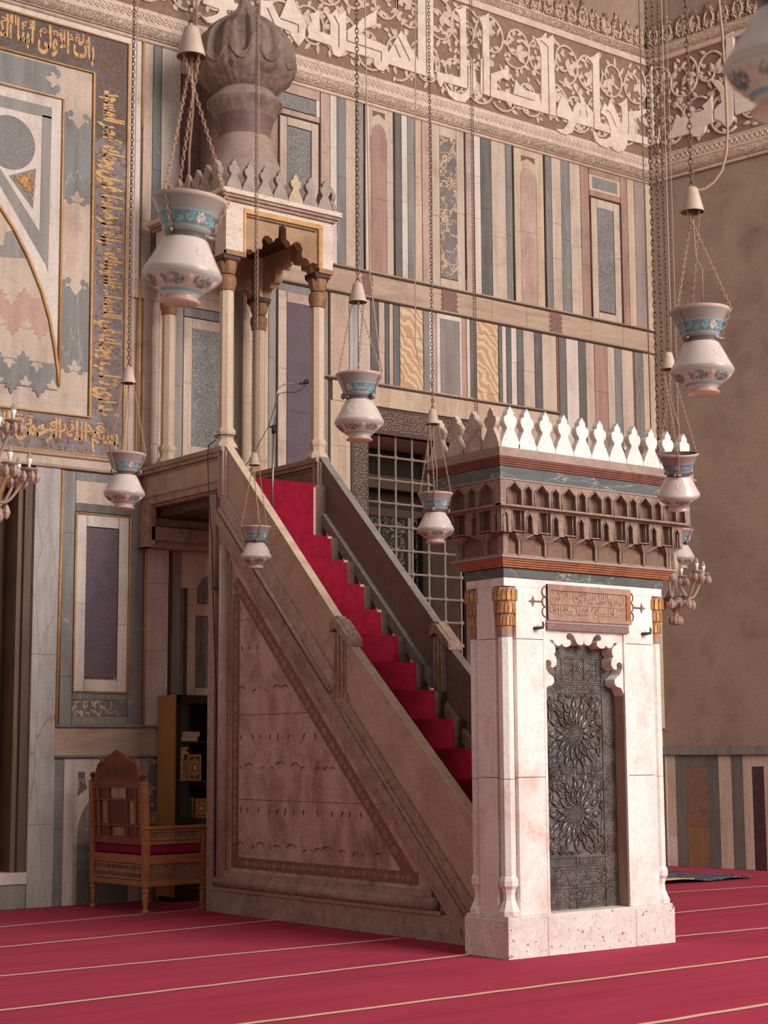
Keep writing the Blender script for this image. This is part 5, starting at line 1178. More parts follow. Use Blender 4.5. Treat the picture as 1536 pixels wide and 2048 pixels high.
def boss(x, z, r, h, mi=0):
    rl.add([(x+r*math.cos(2*PI*i/8), YD-0.001, z+r*math.sin(2*PI*i/8)) for i in range(8)]+[(x+r*0.6*math.cos(2*PI*i/8), YD-h, z+r*0.6*math.sin(2*PI*i/8)) for i in range(8)],
           [(i, (i+1) % 8, 8+(i+1) % 8, 8+i) for i in range(8)]+[tuple(range(8, 16))], mi)
for cz in (1.612, 1.005):
    for k in range(16):
        a = 2*PI*(k+0.5)/16
        lens(9.17, cz, a, 0.115, 0.023, 0.017, 0.085); lens(9.17, cz, a+PI/16, 0.095, 0.024, 0.016, 0.175)
    for k in range(16):
        a = 2*PI*k/16; lens(9.17, cz, a, 0.10, 0.029, 0.016, 0.245)
    for rr in (0.0, 0.018, 0.036, 0.054, 0.068):
        nn = max(1, int(rr*2*PI/0.017))
        for k in range(nn): boss(9.17+rr*math.cos(2*PI*k/nn), cz+rr*math.sin(2*PI*k/nn), 0.0065, 0.008)
    rl.tube([(9.17+0.08*math.cos(2*PI*i/40), YD-0.004, cz+0.08*math.sin(2*PI*i/40)) for i in range(40)], 0.005, 4, 0, closed=True)
    rl.tube([(9.17+0.285*math.cos(2*PI*i/48), YD-0.004, cz+0.285*math.sin(2*PI*i/48)) for i in range(48)], 0.006, 4, 0, closed=True)
for cz in (0.70, 1.308, 1.915):
    for cx in (8.872, 9.468):
        for k in range(12): lens(cx, cz, 2*PI*k/12, 0.09, 0.018, 0.014, 0.05); lens(cx, cz, 2*PI*(k+0.5)/12, 0.085, 0.02, 0.014, 0.14)
    for sx in (-1, 1):
        rl.tube([(9.17+sx*0.065+0.036*math.cos(2*PI*i/20), YD-0.006, cz+0.036*math.sin(2*PI*i/20)) for i in range(20)], 0.007, 4, 0, closed=True) if cz > 1 and cz < 1.5 else None
        rl.tube([(9.17+sx*0.065+0.018*math.cos(2*PI*i/14), YD-0.006, cz+0.018*math.sin(2*PI*i/14)) for i in range(14)], 0.006, 4, 0, closed=True) if cz > 1 and cz < 1.5 else None
random.seed(13)
for i in range(700):
    x, z = random.uniform(8.88, 9.46), random.uniform(0.71, 1.90)
    if min(math.hypot(x-9.17, z-1.612), math.hypot(x-9.17, z-1.005)) > 0.27: lens(x, z, random.choice((0.3, 1.2, 2.0, 2.8, 4.2, 5.3)), 0.045, 0.011, 0.013)
def bar(x0, x1, z0, z1, h=0.008): rl.box(x0, x1, YD-h, YD+0.002, z0, z1, 0)
bar(8.86, 8.868, 0.31, 2.3); bar(9.472, 9.482, 0.31, 2.3); bar(9.585, 9.595, 0.31, 2.3)
for z in (0.33, 0.46, 0.485, 0.60, 0.62, 0.685, 1.925, 1.995, 2.01, 2.195, 2.21, 2.295): bar(8.79, 9.475, z-0.004, z+0.004, 0.009)
for x in (8.99, 9.05, 9.17, 9.29, 9.42): bar(x-0.003, x+0.003, 2.015, 2.19)
def studs(x0, x1, z0, z1, pit, r):
    z = z0; row = 0
    while z < z1:
        x = x0+(pit/2 if row % 2 else 0)
        while x < x1: boss(x+random.uniform(-0.003, 0.003), z+random.uniform(-0.003, 0.003), r, 0.007, 1 if random.random() < 0.35 else 0); x += pit
        z += pit*0.8; row += 1
studs(8.80, 9.47, 0.345, 0.455, 0.028, 0.008); studs(8.80, 9.47, 0.495, 0.595, 0.024, 0.008); studs(9.18, 9.46, 0.63, 0.68, 0.024, 0.007)
studs(8.80, 9.47, 1.935, 1.99, 0.022, 0.007); studs(8.83, 9.47, 2.025, 2.185, 0.022, 0.0065); studs(8.85, 9.47, 2.22, 2.29, 0.022, 0.007); studs(9.495, 9.585, 0.35, 2.28, 0.026, 0.007)
bar(9.09, 9.15, 0.30, 0.345, 0.006)
rl.build('bronze_relief', [M['bronze'], M['brightbronze']], dp)
# ================================================================== mosque lamps
M['glaze'] = None
def enamel(name, c, rough=0.28, coat=0.25, tr=0.0):
    m, t, b = nt(name); n1 = noise(t, coords(t), 6, 4)
    col = mix(t, ramp(t, n1, 0.3, 0.7), hexl(c), tuple(x*0.92 for x in hexl(c)))
    t.links.new(col, b.inputs['Base Color'])
    b.inputs['Roughness'].default_value = rough; b.inputs['Coat Weight'].default_value = coat; b.inputs['Coat Roughness'].default_value = 0.08
    if tr:      # thin glass that lets light through
        d = t.nodes.new('ShaderNodeBsdfTranslucent'); t.links.new(col, d.inputs[0]); mx = t.nodes.new('ShaderNodeMixShader'); mx.inputs[0].default_value = tr
        t.links.new(b.outputs[0], mx.inputs[1]); t.links.new(d.outputs[0], mx.inputs[2]); t.links.new(mx.outputs[0], t.nodes['Material Output'].inputs[0])
    return m
M['glaze'] = enamel('cream_pink_enamel', '#e3d0c5', tr=0.3); M['glazelow'] = enamel('rose_grey_enamel', '#d9c7bc', tr=0.45); M['foot'] = enamel('rose_enamel', '#dfbcad', tr=0.45)
M['flare'] = enamel('mauve_grey_enamel', '#8f807c', 0.3, 0.3); M['bandblue'] = enamel('slate_blue_enamel', '#726e6d', 0.3, 0.3); M['lineblue'] = enamel('turquoise_line', '#7da0ac', 0.3, 0.2)
M['collar'] = plain('grey_collar', '#6f6867', 0.35, 0.5); M['letblue'] = plain('pale_blue_lettering', '#7cc4d6', 0.4); M['white_en'] = plain('white_enamel', '#ecd9d0', 0.3)
M['darken'] = plain('dark_floral_enamel', '#6f7273', 0.4); M['roseen'] = plain('rose_enamel_flower', '#dbb5aa', 0.4)
M['bell'] = plain('cream_painted_metal', '#bda08e', 0.55, bmp=0.05, var=0.12); M['bellin'] = plain('bell_inside', '#5d4338', 0.8)
M['chain'] = plain('old_chain', '#735a4d', 0.65, 0.3); M['chainpale'] = plain('cream_chain', '#b08a74', 0.6, 0.2); M['cord'] = plain('tan_cord', '#a88671', 0.7)
M['lug'] = plain('lug_metal', '#7d706c', 0.4, 0.5)
D = 0.275
def R_(pts): return [(r*D, z*D) for r, z in pts]
body_p = [(0.001, 0.0), (0.225, 0.0), (0.262, 0.012), (0.262, 0.03), (0.225, 0.055), (0.222, 0.09), (0.25, 0.12), (0.29, 0.15), (0.36, 0.205), (0.44, 0.275), (0.478, 0.318), (0.484, 0.326), (0.497, 0.352), (0.5, 0.372), (0.494, 0.395), (0.47, 0.44), (0.42, 0.53), (0.37, 0.63), (0.325, 0.72), (0.29, 0.79), (0.275, 0.81)]
body_m = [2, 2, 2, 2, 2, 1, 3, 1, 1, 1, 3, 1, 1, 1, 0, 0, 0, 0, 0, 0, 0]
flare_p = [(0.268, 0.80), (0.268, 0.875), (0.285, 0.885), (0.305, 0.935), (0.311, 0.952), (0.376, 1.115), (0.384, 1.133), (0.43, 1.245), (0.465, 1.30), (0.478, 1.325), (0.478, 1.345), (0.46, 1.35), (0.42, 1.25), (0.30, 0.95), (0.25, 0.88), (0.001, 0.87)]
flare_m = [3, 3, 0, 1, 2, 1, 0, 0, 4, 4, 4, 5, 5, 5, 5, 5]
def rad(prof, z):
    for (r0, z0), (r1, z1) in zip(prof, prof[1:]):
        if z0 <= z <= z1 and z1 > z0: return r0+(r1-r0)*(z-z0)/(z1-z0)
    return prof[-1][0]
def cone(prof, ang, z, d=0.0): r = rad(prof, z)*D+d; return (r*math.cos(ang), r*math.sin(ang), z*D)
def make_body():
    b_ = MB(); b_.lathe(R_(body_p), (0, 0, 0), 48, 0, True, mis=body_m, caps=False); return b_
def make_neck():
    n_ = MB(); n_.lathe(R_(flare_p), (0, 0, 0), 48, 0, True, mis=flare_m, caps=False); return n_
def make_letters():
    L_ = MB(); txt = '\u0627\u0644\u0644\u0647 \u0646\u0648\u0631 \u0627\u0644\u0633\u0645\u0648\u0627\u062a'
    for k in range(3):
        a0 = 2*PI*k/3+0.22; a1 = a0+1.66
        text_on(L_, txt, lambda u, v, h: cone(flare_p, a0+(a1-a0)*u, 0.965+0.14*v, 0.0008), 0, 0.004, 1)
        random.seed(k+40)
        for i in range(14):
            a, z = random.uniform(a0, a1), random.uniform(0.97, 1.10); t0 = random.uniform(0, 6.28)
            L_.tube([cone(flare_p, a+0.035*(1-j*0.14)*math.cos(t0+j*0.8), z+0.014*(1-j*0.14)*math.sin(t0+j*0.8), 0.0004) for j in range(6)], 0.0009, 4, 0)
        for aa in (a0-0.03, a1+0.03): L_.tube([cone(flare_p, aa, 0.955+0.02*j, 0.0004) for j in range(9)], 0.0012, 4, 1)
        # white roundel between the cartouches
        am = (a1+a0+2*PI/3)/2
        for i in range(40):
            q = random.uniform(0, 6.28); w_ = random.uniform(0.1, 1)**0.5; t0 = random.uniform(0, 6.28)
            a, z = am+0.17*w_*math.cos(q), 1.04+0.06*w_*math.sin(q)
            L_.tube([cone(flare_p, a+0.03*math.cos(t0+j*0.7), z+0.012*math.sin(t0+j*0.7), 0.0005) for j in range(5)], 0.0012, 4, 2)
    return L_
def make_flowers():
    L_ = MB(); random.seed(77)
    for k in range(6):
        am = 2*PI*k/6+0.3
        for i in range(60):     # pale knot medallion on the shoulder
            q = random.uniform(0, 6.28); w_ = random.uniform(0.05, 1)**0.5; t0 = random.uniform(0, 6.28)
            a, z = am+0.34*w_*math.cos(q), 0.60+0.10*w_*math.sin(q)
            if k % 2 == 0: L_.tube([cone(body_p, a+0.04*math.cos(t0+j*0.7), z+0.02*math.sin(t0+j*0.7), 0.0005) for j in range(5)], 0.0011, 4, 0)
            a, z = am+0.40*w_*math.cos(q), 0.235+0.055*w_*math.sin(q)
            if k % 2 == 1 or True:
                L_.tube([cone(body_p, a+0.035*math.cos(t0+j*0.8), z+0.014*math.sin(t0+j*0.8), 0.0006) for j in range(5)], 0.0013, 4, 1)
        ar_ = am+PI/6
        for rr in (0.12, 0.07, 0.03): L_.tube([cone(body_p, ar_+rr*math.cos(2*PI*j/12), 0.235+rr*0.42*math.sin(2*PI*j/12), 0.0006) for j in range(12)], 0.0035 if rr < 0.1 else 0.002, 4, 2, closed=True)
    return L_
proto = {}
def lamp(label, pos, dcap, rot=0.0, tilt=(0, 0), capdx=0.0, top=7.0, cord='straight', chainmat=None, rim_chain=True):
    """pos = middle of the widest ring; dcap = height of the bell's rim above it"""
    root = thing('hanging_lamp', (pos[0], pos[1], pos[2]-0.372*D), label, 'lamp', 'enamelled glass mosque lamps on chains', world=False)
    TM = Matrix.Rotation(tilt[0], 4, rt) @ Matrix.Rotation(tilt[1], 4, Vector((fwd.x, fwd.y, 0)).normalized()) @ Matrix.Rotation(rot, 4, 'Z')
    piv = Vector((0, 0, 0.6*D)); TM = Matrix.Translation(piv) @ TM @ Matrix.Translation(-piv)
    def part(key, fn, mats, parent):
        if key not in proto: o = proto[key] = fn().build(key, mats, parent)
        else: o = proto[key].copy(); COL.objects.link(o); o.parent = parent
        return o
    bo = part('glass_body', make_body, [M['glaze'], M['glazelow'], M['foot'], M['lineblue']], root); bo.matrix_local = TM
    fl_ = part('enamel_flowers', make_flowers, [M['white_en'], M['darken'], M['roseen']], bo)
    ne = part('flared_neck', make_neck, [M['flare'], M['lineblue'], M['bandblue'], M['collar'], M['bell'], M['bellin']], root); ne.matrix_local = TM
    le = part('enamel_lettering', make_letters, [M['letblue'], M['lineblue'], M['white_en']], ne)
    zc = dcap+0.372*D; cx = rt*capdx
    bell = MB(); bell.lathe([(0.052, 0.0), (0.05, 0.006), (0.026, 0.105), (0.018, 0.112), (0.001, 0.113)], (cx.x, cx.y, zc), 28, 0, caps=False)
    bell.lathe([(0.052, 0.0), (0.046, 0.002), (0.022, 0.10), (0.001, 0.10)], (cx.x, cx.y, zc), 28, 1, caps=False)
    bell.build('bell_cap', [M['bell'], M['bellin']], root)
    for k in range(3):
        a = rot+2*PI*k/3+0.5
        lg = TM @ Vector((0.31*D*math.cos(a), 0.31*D*math.sin(a), 0.86*D)); rim = TM @ Vector((0.492*D*math.cos(a), 0.492*D*math.sin(a), 1.33*D))
        tp = Vector((cx.x+0.036*math.cos(a), cx.y+0.036*math.sin(a), zc+0.02))
        c = MB(); c.chain(tp, rim, 0.0165, 0.0023, 0.0055); c.chain(rim, lg+(rim-lg)*0.12, 0.0165, 0.0023, 0.0055)
        c.build('support_chain', chainmat or M['chainpale'], root)
        u = MB(); dv = Vector((math.cos(a), math.sin(a), 0)); q = lg-dv*0.018
        u.tube([q, q+dv*0.03, q+dv*0.036+Vector((0, 0, 0.02))], [0.008, 0.009, 0.004], 6); u.lathe([(0.001, -0.014), (0.011, -0.006), (0.012, 0.01), (0.006, 0.022), (0.001, 0.024)], (q+dv*0.042), 8)
        u.build('lug', M['lug'], root)
    mc = MB(); t0 = Vector((cx.x, cx.y, zc+0.108)); t1 = Vector((cx.x, cx.y, top-root.location.z))
    mc.chain(t0, t1, 0.027, 0.0042, 0.0095); mc.build('suspension_chain', M['chain'], root)
    cd = MB(); dz = t1.z
    if cord == 'straight': pts = [t0+rt*0.016+fwd*0.0, Vector((cx.x, cx.y, zc+0.3))+rt*0.02, t1+rt*0.025]
    elif cord == 'hook': pts = [t0+rt*0.004+Vector((0, 0, -0.005))]+[t0+rt*x+Vector((0, 0, z)) for x, z in ((0.03, -0.01), (0.06, -0.002), (0.10, 0.03), (0.135, 0.08), (0.155, 0.15), (0.165, 0.25), (0.165, 0.40), (0.158, 0.7), (0.14, 1.0))]+[t1+rt*0.10]
    elif cord == 'loop': pts = [t0+Vector((0, 0, 0.02)), t0+rt*0.005+Vector((0, 0, 0.16)), t0-rt*0.03+Vector((0, 0, 0.25)), t0-rt*0.10+Vector((0, 0, 0.36)), t0-rt*0.125+Vector((0, 0, 0.5)), t0-rt*0.122+Vector((0, 0, 0.75)), t1-rt*0.09]
    else: pts = [Vector((0, 0, 1.2*D)), Vector((0, 0, 1.34*D))+rt*0.118, Vector((0, 0, 1.36*D))+rt*0.128+Vector((0, 0, 0.02)), Vector((0, 0, 1.34*D))+rt*0.115+Vector((0, 0, 0.09)), Vector((0, 0, zc-0.03))+rt*0.082, Vector((0, 0, zc+0.15))+rt*0.062, t1+rt*0.03]
    cd.tube(pts, 0.0042 if cord != 'hook' else 0.0062, 6); cd.build('power_cord', M['cord'], root)
    if cord in ('straight', 'loop', 'hook'):
        c2 = MB(); c2.tube([Vector((cx.x, cx.y, zc+0.05)), Vector((cx.x, cx.y, zc-0.2))+rt*0.008, Vector((0, 0, 1.36*D+0.18))+rt*0.014, Vector((0, 0, 1.30*D))+rt*0.012], 0.0032, 6); c2.build('lamp_flex', M['cord'], root)
    return root
lamp('large cream mosque lamp tilted before the dome-topped canopy, with white neck roundel', (2.939, 4.927, 3.132), 0.789, 2.55, (0.04, 0.09), 0.017, 5.6)
lamp('mosque lamp hanging before the gilt inscription border, left of the pulpit landing', (5.435, 9.843, 3.191), 0.745, 0.4, (0.02, 0.03), 0.014, 8.2)
lamp('mosque lamp hanging against the marble wall right of the canopy columns, above the stair rail', (5.502, 7.337, 3.283), 0.679, 1.3, (0, 0), -0.006, 7.0, 'side')
lamp('small mosque lamp hanging before the red runner and the left stair rail', (8.114, 12.33, 3.173), 0.812, 0.9, (0.03, 0.0), -0.018, 9.6)
lamp('mosque lamp hanging before the iron window grille, left of the gateway cornice', (7.855, 9.546, 3.100), 0.787, 0.7, (0.01, 0), -0.013, 8.4, 'loop')
lamp('big mosque lamp with bright blue lettering hanging before the plain brown wall at right', (5.468, 4.826, 3.110), 0.710, 2.35, (0.0, -0.01), -0.02, 5.9, 'hook')
lamp('mosque lamp whose dark open mouth shows, hanging before the right end of the white merlons', (8.052, 7.336, 3.103), 0.82, 1.7, (0.27, -0.03), -0.04, 7.4)
lamp('mosque lamp half hidden behind the right side of the gateway cornice', (11.95, 10.89, 3.276), 0.80, 1.1, (0, 0), 0.0, 10.2)
lamp('very near blurred mosque lamp cut off by the upper right edge of the photo', (2.761, 2.160, 2.911), 0.70, 0.2, (0.05, 0.1), 0.0, 4.2)
hc = MB(); hc.chain((10.03, 11.6, 3.6), (10.03, 11.6, 9.8), 0.026, 0.0036, 0.009); hc.tube([(10.055, 11.6, 3.6), (10.055, 11.6, 9.8)], 0.004, 5)
hc.tube([(10.03, 11.6, 3.62), (10.03, 11.6, 3.56), (10.05, 11.6, 3.53), (10.06, 11.6, 3.56)], 0.005, 5)
tag(hc.build('hanging_chain', M['chain']), 'dark chain with a cord hanging behind the gateway merlons, no lamp in view', 'chain')
h2 = MB(); h2.chain((8.22, 7.66, 2.9), (8.22, 7.66, 6.5), 0.030, 0.0045, 0.011); h2.chain((8.25, 7.65, 2.9), (8.25, 7.65, 6.5), 0.026, 0.004, 0.010)
h2 = MB(); h2.chain((11.55, 10.75, 3.4), (11.55, 10.75, 10.4), 0.05, 0.008, 0.019); h2.chain((11.60, 10.72, 3.4), (11.60, 10.72, 10.4), 0.046, 0.007, 0.017); h2.tube([(11.5, 10.8, 3.4), (11.5, 10.8, 10.4)], 0.006, 5)
tag(h2.build('chain_cluster', M['chain']), 'heavy dark double chain hanging in the room corner behind the right-hand lamps', 'chain')

# ================================================================== glass chandeliers
m, t, b = nt('dusty_glass'); b.inputs['Base Color'].default_value = (*hexl('#c9aa98'), 1); b.inputs['Roughness'].default_value = 0.22
b.inputs['Transmission Weight'].default_value = 0.45; b.inputs['IOR'].default_value = 1.35; M['dglass'] = m
m, t, b = nt('clear_bulb_glass'); b.inputs['Base Color'].default_value = (*hexl('#e6d3c6'), 1); b.inputs['Roughness'].default_value = 0.06; b.inputs['Transmission Weight'].default_value = 0.75; b.inputs['IOR'].default_value = 1.2; M['bulbglass'] = m
M['porcelain'] = plain('white_bulb_base', '#f4ece6', 0.35); M['brassy'] = plain('tarnished_brass', '#6d5a4b', 0.5, 0.5)
def chandelier(name, pos, s, tiers, label, rot=0.0, top=8.0):
    root = thing(name, pos, label, 'chandelier', world=False)
    stm = MB(); stm.lathe([(0.001, -0.30*s), (0.03*s, -0.29*s), (0.05*s, -0.25*s), (0.045*s, -0.22*s), (0.015*s, -0.18*s), (0.05*s, -0.14*s), (0.10*s, -0.10*s), (0.115*s, -0.06*s), (0.10*s, -0.03*s), (0.04*s, 0.0), (0.022*s, 0.04*s), (0.035*s, 0.20*s), (0.05*s, 0.30*s), (0.03*s, 0.34*s), (0.02*s, 0.45*s), (0.035*s, 0.55*s), (0.012*s, 0.62*s)], (0, 0, 0), 20, 0)
    stm.build('stem', M['dglass'], root)
    bo_ = MB(); bo_.lathe([(0.03*s, -0.10*s), (0.10*s, -0.085*s), (0.12*s, -0.05*s), (0.10*s, -0.02*s), (0.05*s, -0.012*s)], (0, 0, 0), 24, 0); bo_.build('hub', M['brassy'], root)
    cc = MB(); cc.chain((0, 0, 0.6*s), (0, 0, top-pos[2]), 0.03, 0.004, 0.01); cc.build('suspension_chain', M['chain'], root)
    def drop(mb, p, L, w):
        x, y, z = p; mb.lathe([(0.001, 0), (0.25*w, -0.12*L), (0.5*w, -0.55*L), (0.3*w, -0.85*L), (0.001, -L)], (x, y, z-0.008*s), 6, 0, False)
    for (n, R, zb, ph) in tiers:
        for k in range(n):
            a = rot+2*PI*(k+ph)/n; ca, sa = math.cos(a), math.sin(a)
            P = lambda r, z: (r*ca*s, r*sa*s, z*s)
            arm = MB(); pts = []
            for i in range(13):
                u = i/12; r = 0.06+(R-0.06)*u; z = zb-0.06-0.13*math.sin(PI*min(1, u*1.1))+(0.10)*(u**2.2); pts.append(P(r, z))
            zt = pts[-1][2]/s
            arm.tube(pts, 0.0125*s, 6)
            ao = arm.build('arm', M['dglass'], root)
            ds = MB(); ds.lathe([(0.012*s, 0), (0.03*s, 0.01*s), (0.062*s, 0.022*s), (0.066*s, 0.03*s), (0.03*s, 0.028*s), (0.012*s, 0.03*s)], P(R, zt), 16, 0)
            ds.lathe([(0.02*s, -0.03*s), (0.024*s, -0.01*s), (0.014*s, 0.005*s)], P(R, zt), 10, 0); ds.build('drip_dish', M['dglass'], ao)
            cb_ = MB(); c0 = P(R, zt+0.03); cb_.lathe([(0.011*s, 0), (0.011*s, 0.035*s), (0.013*s, 0.037*s), (0.02*s, 0.062*s), (0.021*s, 0.072*s)], c0, 12, 0)
            cb_.lathe([(0.021*s, 0.072*s), (0.019*s, 0.088*s), (0.012*s, 0.108*s), (0.005*s, 0.122*s), (0.001, 0.126*s)], c0, 12, 1); cb_.build('candle_bulb', [M['porcelain'], M['bulbglass']], ao)
            for j in range(7):
                dr_ = MB(); b2 = a+2*PI*j/6; mid = pts[6]
                if j < 6: drop(dr_, (R*ca*s+0.058*s*math.cos(b2), R*sa*s+0.058*s*math.sin(b2), (zt+0.02)*s), 0.085*s, 0.05*s)
                else: drop(dr_, (mid[0], mid[1], mid[2]-0.01*s), 0.11*s, 0.065*s)
                dr_.build('crystal_drop', M['dglass'], ao)
    for j in range(10):
        dd = MB(); b2 = 2*PI*j/10; drop(dd, (0.05*s*math.cos(b2), 0.05*s*math.sin(b2), -0.20*s), 0.09*s, 0.05*s); drop(dd, (0.11*s*math.cos(b2), 0.11*s*math.sin(b2), -0.06*s), 0.07*s, 0.04*s)
        dd.build('crystal_drop', M['dglass'], root)
    return root
chandelier('chandelier', (4.56, 10.22, 3.17), 0.92, [(8, 0.36, 0.10, 0.1), (5, 0.25, 0.44, 0.3)], 'dusty glass chandelier cut by the left edge, with white candle bulbs before the prayer niche', 0.15, 7.6)
chandelier('chandelier', (11.33, 10.40, 2.86), 0.92, [(6, 0.29, 0.14, 0.30)], 'glass chandelier with pendant crystals hanging low behind the right side of the gateway', 0.2, 10.2)
# ================================================================== throne chair of turned wood
M['walnut'] = wood('walnut', '#85492c', '#6a3820', (1, 1, 8)); M['walnut2'] = wood('honey_walnut', '#a66b40', '#8b5632', (8, 1, 1)); M['walnutdk'] = wood('dark_walnut_panel', '#6b3a25', '#582d1c', (1, 1, 8))
M['turned'] = wood('turned_lattice_wood', '#c09a7c', '#a67c5e', (1, 1, 4)); M['cushion'] = plain('burgundy_cushion', '#861a3e', 0.9, bmp=0.3, bs=120, var=0.15, spec=0.1)
cr_ = thing('armchair', (8.07, 14.10, 0), 'high-backed carved wooden throne chair with burgundy seat cushion and turned lattice', 'armchair', world=False, rotz=math.radians(3))
CW, CD = 0.92, 0.64
def lean(z): return -0.045*max(0, z-0.55)
def leg(x, y, ztop, rear):
    q = MB(); q.lathe([(0.028, 0), (0.034, 0.012), (0.034, 0.035), (0.018, 0.045), (0.022, 0.06), (0.026, 0.10), (0.03, 0.17), (0.026, 0.19), (0.036, 0.20), (0.036, 0.215), (0.026, 0.225), (0.032, 0.24), (0.03, 0.25)], (x, y, 0), 14)
    if rear: q.add([(x+a+lean(z), y+b_, z) for z in (0.25, 0.60, ztop) for a, b_ in ((-0.03, -0.03), (0.03, -0.03), (0.03, 0.03), (-0.03, 0.03))], [(0, 3, 2, 1), (8, 9, 10, 11)]+[(i+4*k, (i+1) % 4+4*k, (i+1) % 4+4*(k+1), i+4*(k+1)) for k in (0, 1) for i in range(4)])
    else: q.box(x-0.03, x+0.03, y-0.03, y+0.03, 0.25, 0.62); q.lathe([(0.024, 0.62), (0.018, 0.635), (0.028, 0.66), (0.02, 0.70), (0.026, 0.735), (0.026, 0.745)], (x, y, 0), 12); q.box(x-0.028, x+0.028, y-0.028, y+0.028, 0.74, 0.775)
    o = q.build('leg', M['walnut2'], cr_, 0.003)
    if rear:
        f = MB(); f.lathe([(0.022, 0), (0.026, 0.012), (0.012, 0.022), (0.014, 0.03), (0.028, 0.045), (0.03, 0.055), (0.024, 0.07), (0.008, 0.082), (0.001, 0.085)], (x+lean(ztop), y, ztop), 12); f.build('finial', M['walnutdk'], o)
for x, y, z, r in ((0, 0, 1.22, True), (0, CW, 1.22, True), (CD, 0, 0, False), (CD, CW, 0, False)): leg(x, y, z, r)
rlm = MB()
for z0, z1 in ((0.25, 0.30), (0.455, 0.535)):
    rlm.box(-0.022, 0.022, 0.03, CW-0.03, z0, z1); rlm.box(CD-0.022, CD+0.022, 0.03, CW-0.03, z0, z1); rlm.box(0.03, CD-0.03, -0.022, 0.022, z0, z1); rlm.box(0.03, CD-0.03, CW-0.022, CW+0.022, z0, z1)
rlm.build('seat_rail', M['walnut2'], cr_, 0.003)
cu = MB(); cu.box(0.035, CD+0.01, 0.035, CW-0.035, 0.535, 0.63); cu.box(-0.01, 0.035, 0.04, CW-0.04, 0.545, 0.625); cu.box(0.04, CD-0.03, -0.012, 0.035, 0.545, 0.625); cu.build('cushion', M['cushion'], cr_, 0.012)
for y in (0.0, CW):
    a = MB(); a.box(-0.035, CD+0.05, y-0.045, y+0.045, 0.775, 0.80); a.box(0.03, CD-0.03, y-0.018, y+0.018, 0.745, 0.775); a.box(0.03, CD-0.03, y-0.018, y+0.018, 0.63, 0.66); a.box(CD-0.06, CD-0.03, y-0.018, y+0.018, 0.66, 0.745)
    ao = a.build('armrest', M['walnut2'], cr_, 0.004)
    sp = MB()
    for i in range(26):
        x = 0.045+i*(CD-0.12)/25; sp.lathe([(0.003, 0.688), (0.006, 0.70), (0.003, 0.712), (0.006, 0.725), (0.003, 0.742)], (x, y, 0), 6)
        sp.lathe([(0.001, 0.662), (0.008, 0.672), (0.001, 0.682)], (x, y, 0), 6)
    sp.box(0.03, CD-0.06, y-0.006, y+0.006, 0.682, 0.688); sp.build('turned_lattice', M['turned'], ao)
sk = MB()
for i in range(25):
    y = 0.045+i*(CW-0.09)/24
    for x in (0.0, CD): sk.lathe([(0.005, 0.30), (0.010, 0.315), (0.005, 0.33), (0.006, 0.36), (0.012, 0.38), (0.006, 0.40), (0.005, 0.425), (0.010, 0.44), (0.005, 0.455)], (x, y, 0), 6)
for z in (0.315, 0.44): sk.box(-0.004, 0.004, 0.03, CW-0.03, z-0.004, z+0.004)
for y in (0.0, CW):
    nx_, nz_ = 17, 5
    for i in range(nx_+1):
        for j in range(nz_+1):
            x = 0.035+i*(CD-0.07)/nx_; z = 0.305+j*0.145/nz_
            sk.lathe([(0.001, -0.008), (0.0075, 0), (0.001, 0.008)], (x, y, z), 6)
            if i < nx_ and j < nz_:
                x2, z2 = x+(CD-0.07)/nx_, z+0.145/nz_
                sk.tube([(x, y, z), (x2, y, z2)], 0.0032, 4); sk.tube([(x, y, z2), (x2, y, z)], 0.0032, 4)
sk.build('apron_lattice', M['turned'], cr_)
def bb(mb, y0, y1, z0, z1, x0, x1, mi=0): mb.add([(x+lean(z), y, z) for z in (z0, z1) for x, y in ((x0, y0), (x1, y0), (x1, y1), (x0, y1))], [(0, 3, 2, 1), (4, 5, 6, 7), (0, 1, 5, 4), (1, 2, 6, 5), (2, 3, 7, 6), (3, 0, 4, 7)], mi)
bk = MB()
for z0, z1 in ((0.63, 0.70), (1.15, 1.23), (0.795, 0.815), (1.035, 1.055)): bb(bk, 0.03, CW-0.03, z0, z1, -0.02, 0.02)
for y0, y1 in ((0.03, 0.06), (0.12, 0.15), (0.285, 0.31), (0.61, 0.635), (0.77, 0.80), (0.86, 0.89)): bb(bk, y0, y1, 0.70, 1.15, -0.018, 0.018)
bb(bk, 0.31, 0.61, 0.815, 1.035, -0.008, 0.008, 1); bb(bk, 0.15, 0.285, 1.055, 1.15, -0.008, 0.008, 1); bb(bk, 0.635, 0.77, 1.055, 1.15, -0.008, 0.008, 1); bb(bk, 0.15, 0.285, 0.70, 0.795, -0.008, 0.008, 1); bb(bk, 0.635, 0.77, 0.70, 0.795, -0.008, 0.008, 1)
cre = [(0.05, 1.23), (0.87, 1.23), (0.85, 1.30), (0.80, 1.38), (0.745, 1.405), (0.70, 1.41), (0.68, 1.435), (0.62, 1.445), (0.60, 1.47), (0.545, 1.475), (0.50, 1.50), (0.46, 1.515), (0.42, 1.50), (0.375, 1.475), (0.32, 1.47), (0.30, 1.445), (0.24, 1.435), (0.22, 1.41), (0.175, 1.405), (0.12, 1.38), (0.07, 1.30)]
n = len(cre); bk.add([(-0.016+lean(z), y, z) for y, z in cre]+[(0.016+lean(z), y, z) for y, z in cre], [tuple(range(n)), tuple(range(2*n-1, n-1, -1))]+[(i, (i+1) % n, n+(i+1) % n, n+i) for i in range(n)])
bb(bk, 0.16, 0.76, 1.25, 1.35, -0.022, -0.012, 1); bb(bk, 0.15, 0.77, 1.375, 1.385, -0.024, 0.0); bb(bk, 0.145, 0.16, 1.23, 1.38, -0.024, 0); bb(bk, 0.76, 0.775, 1.23, 1.38, -0.024, 0)
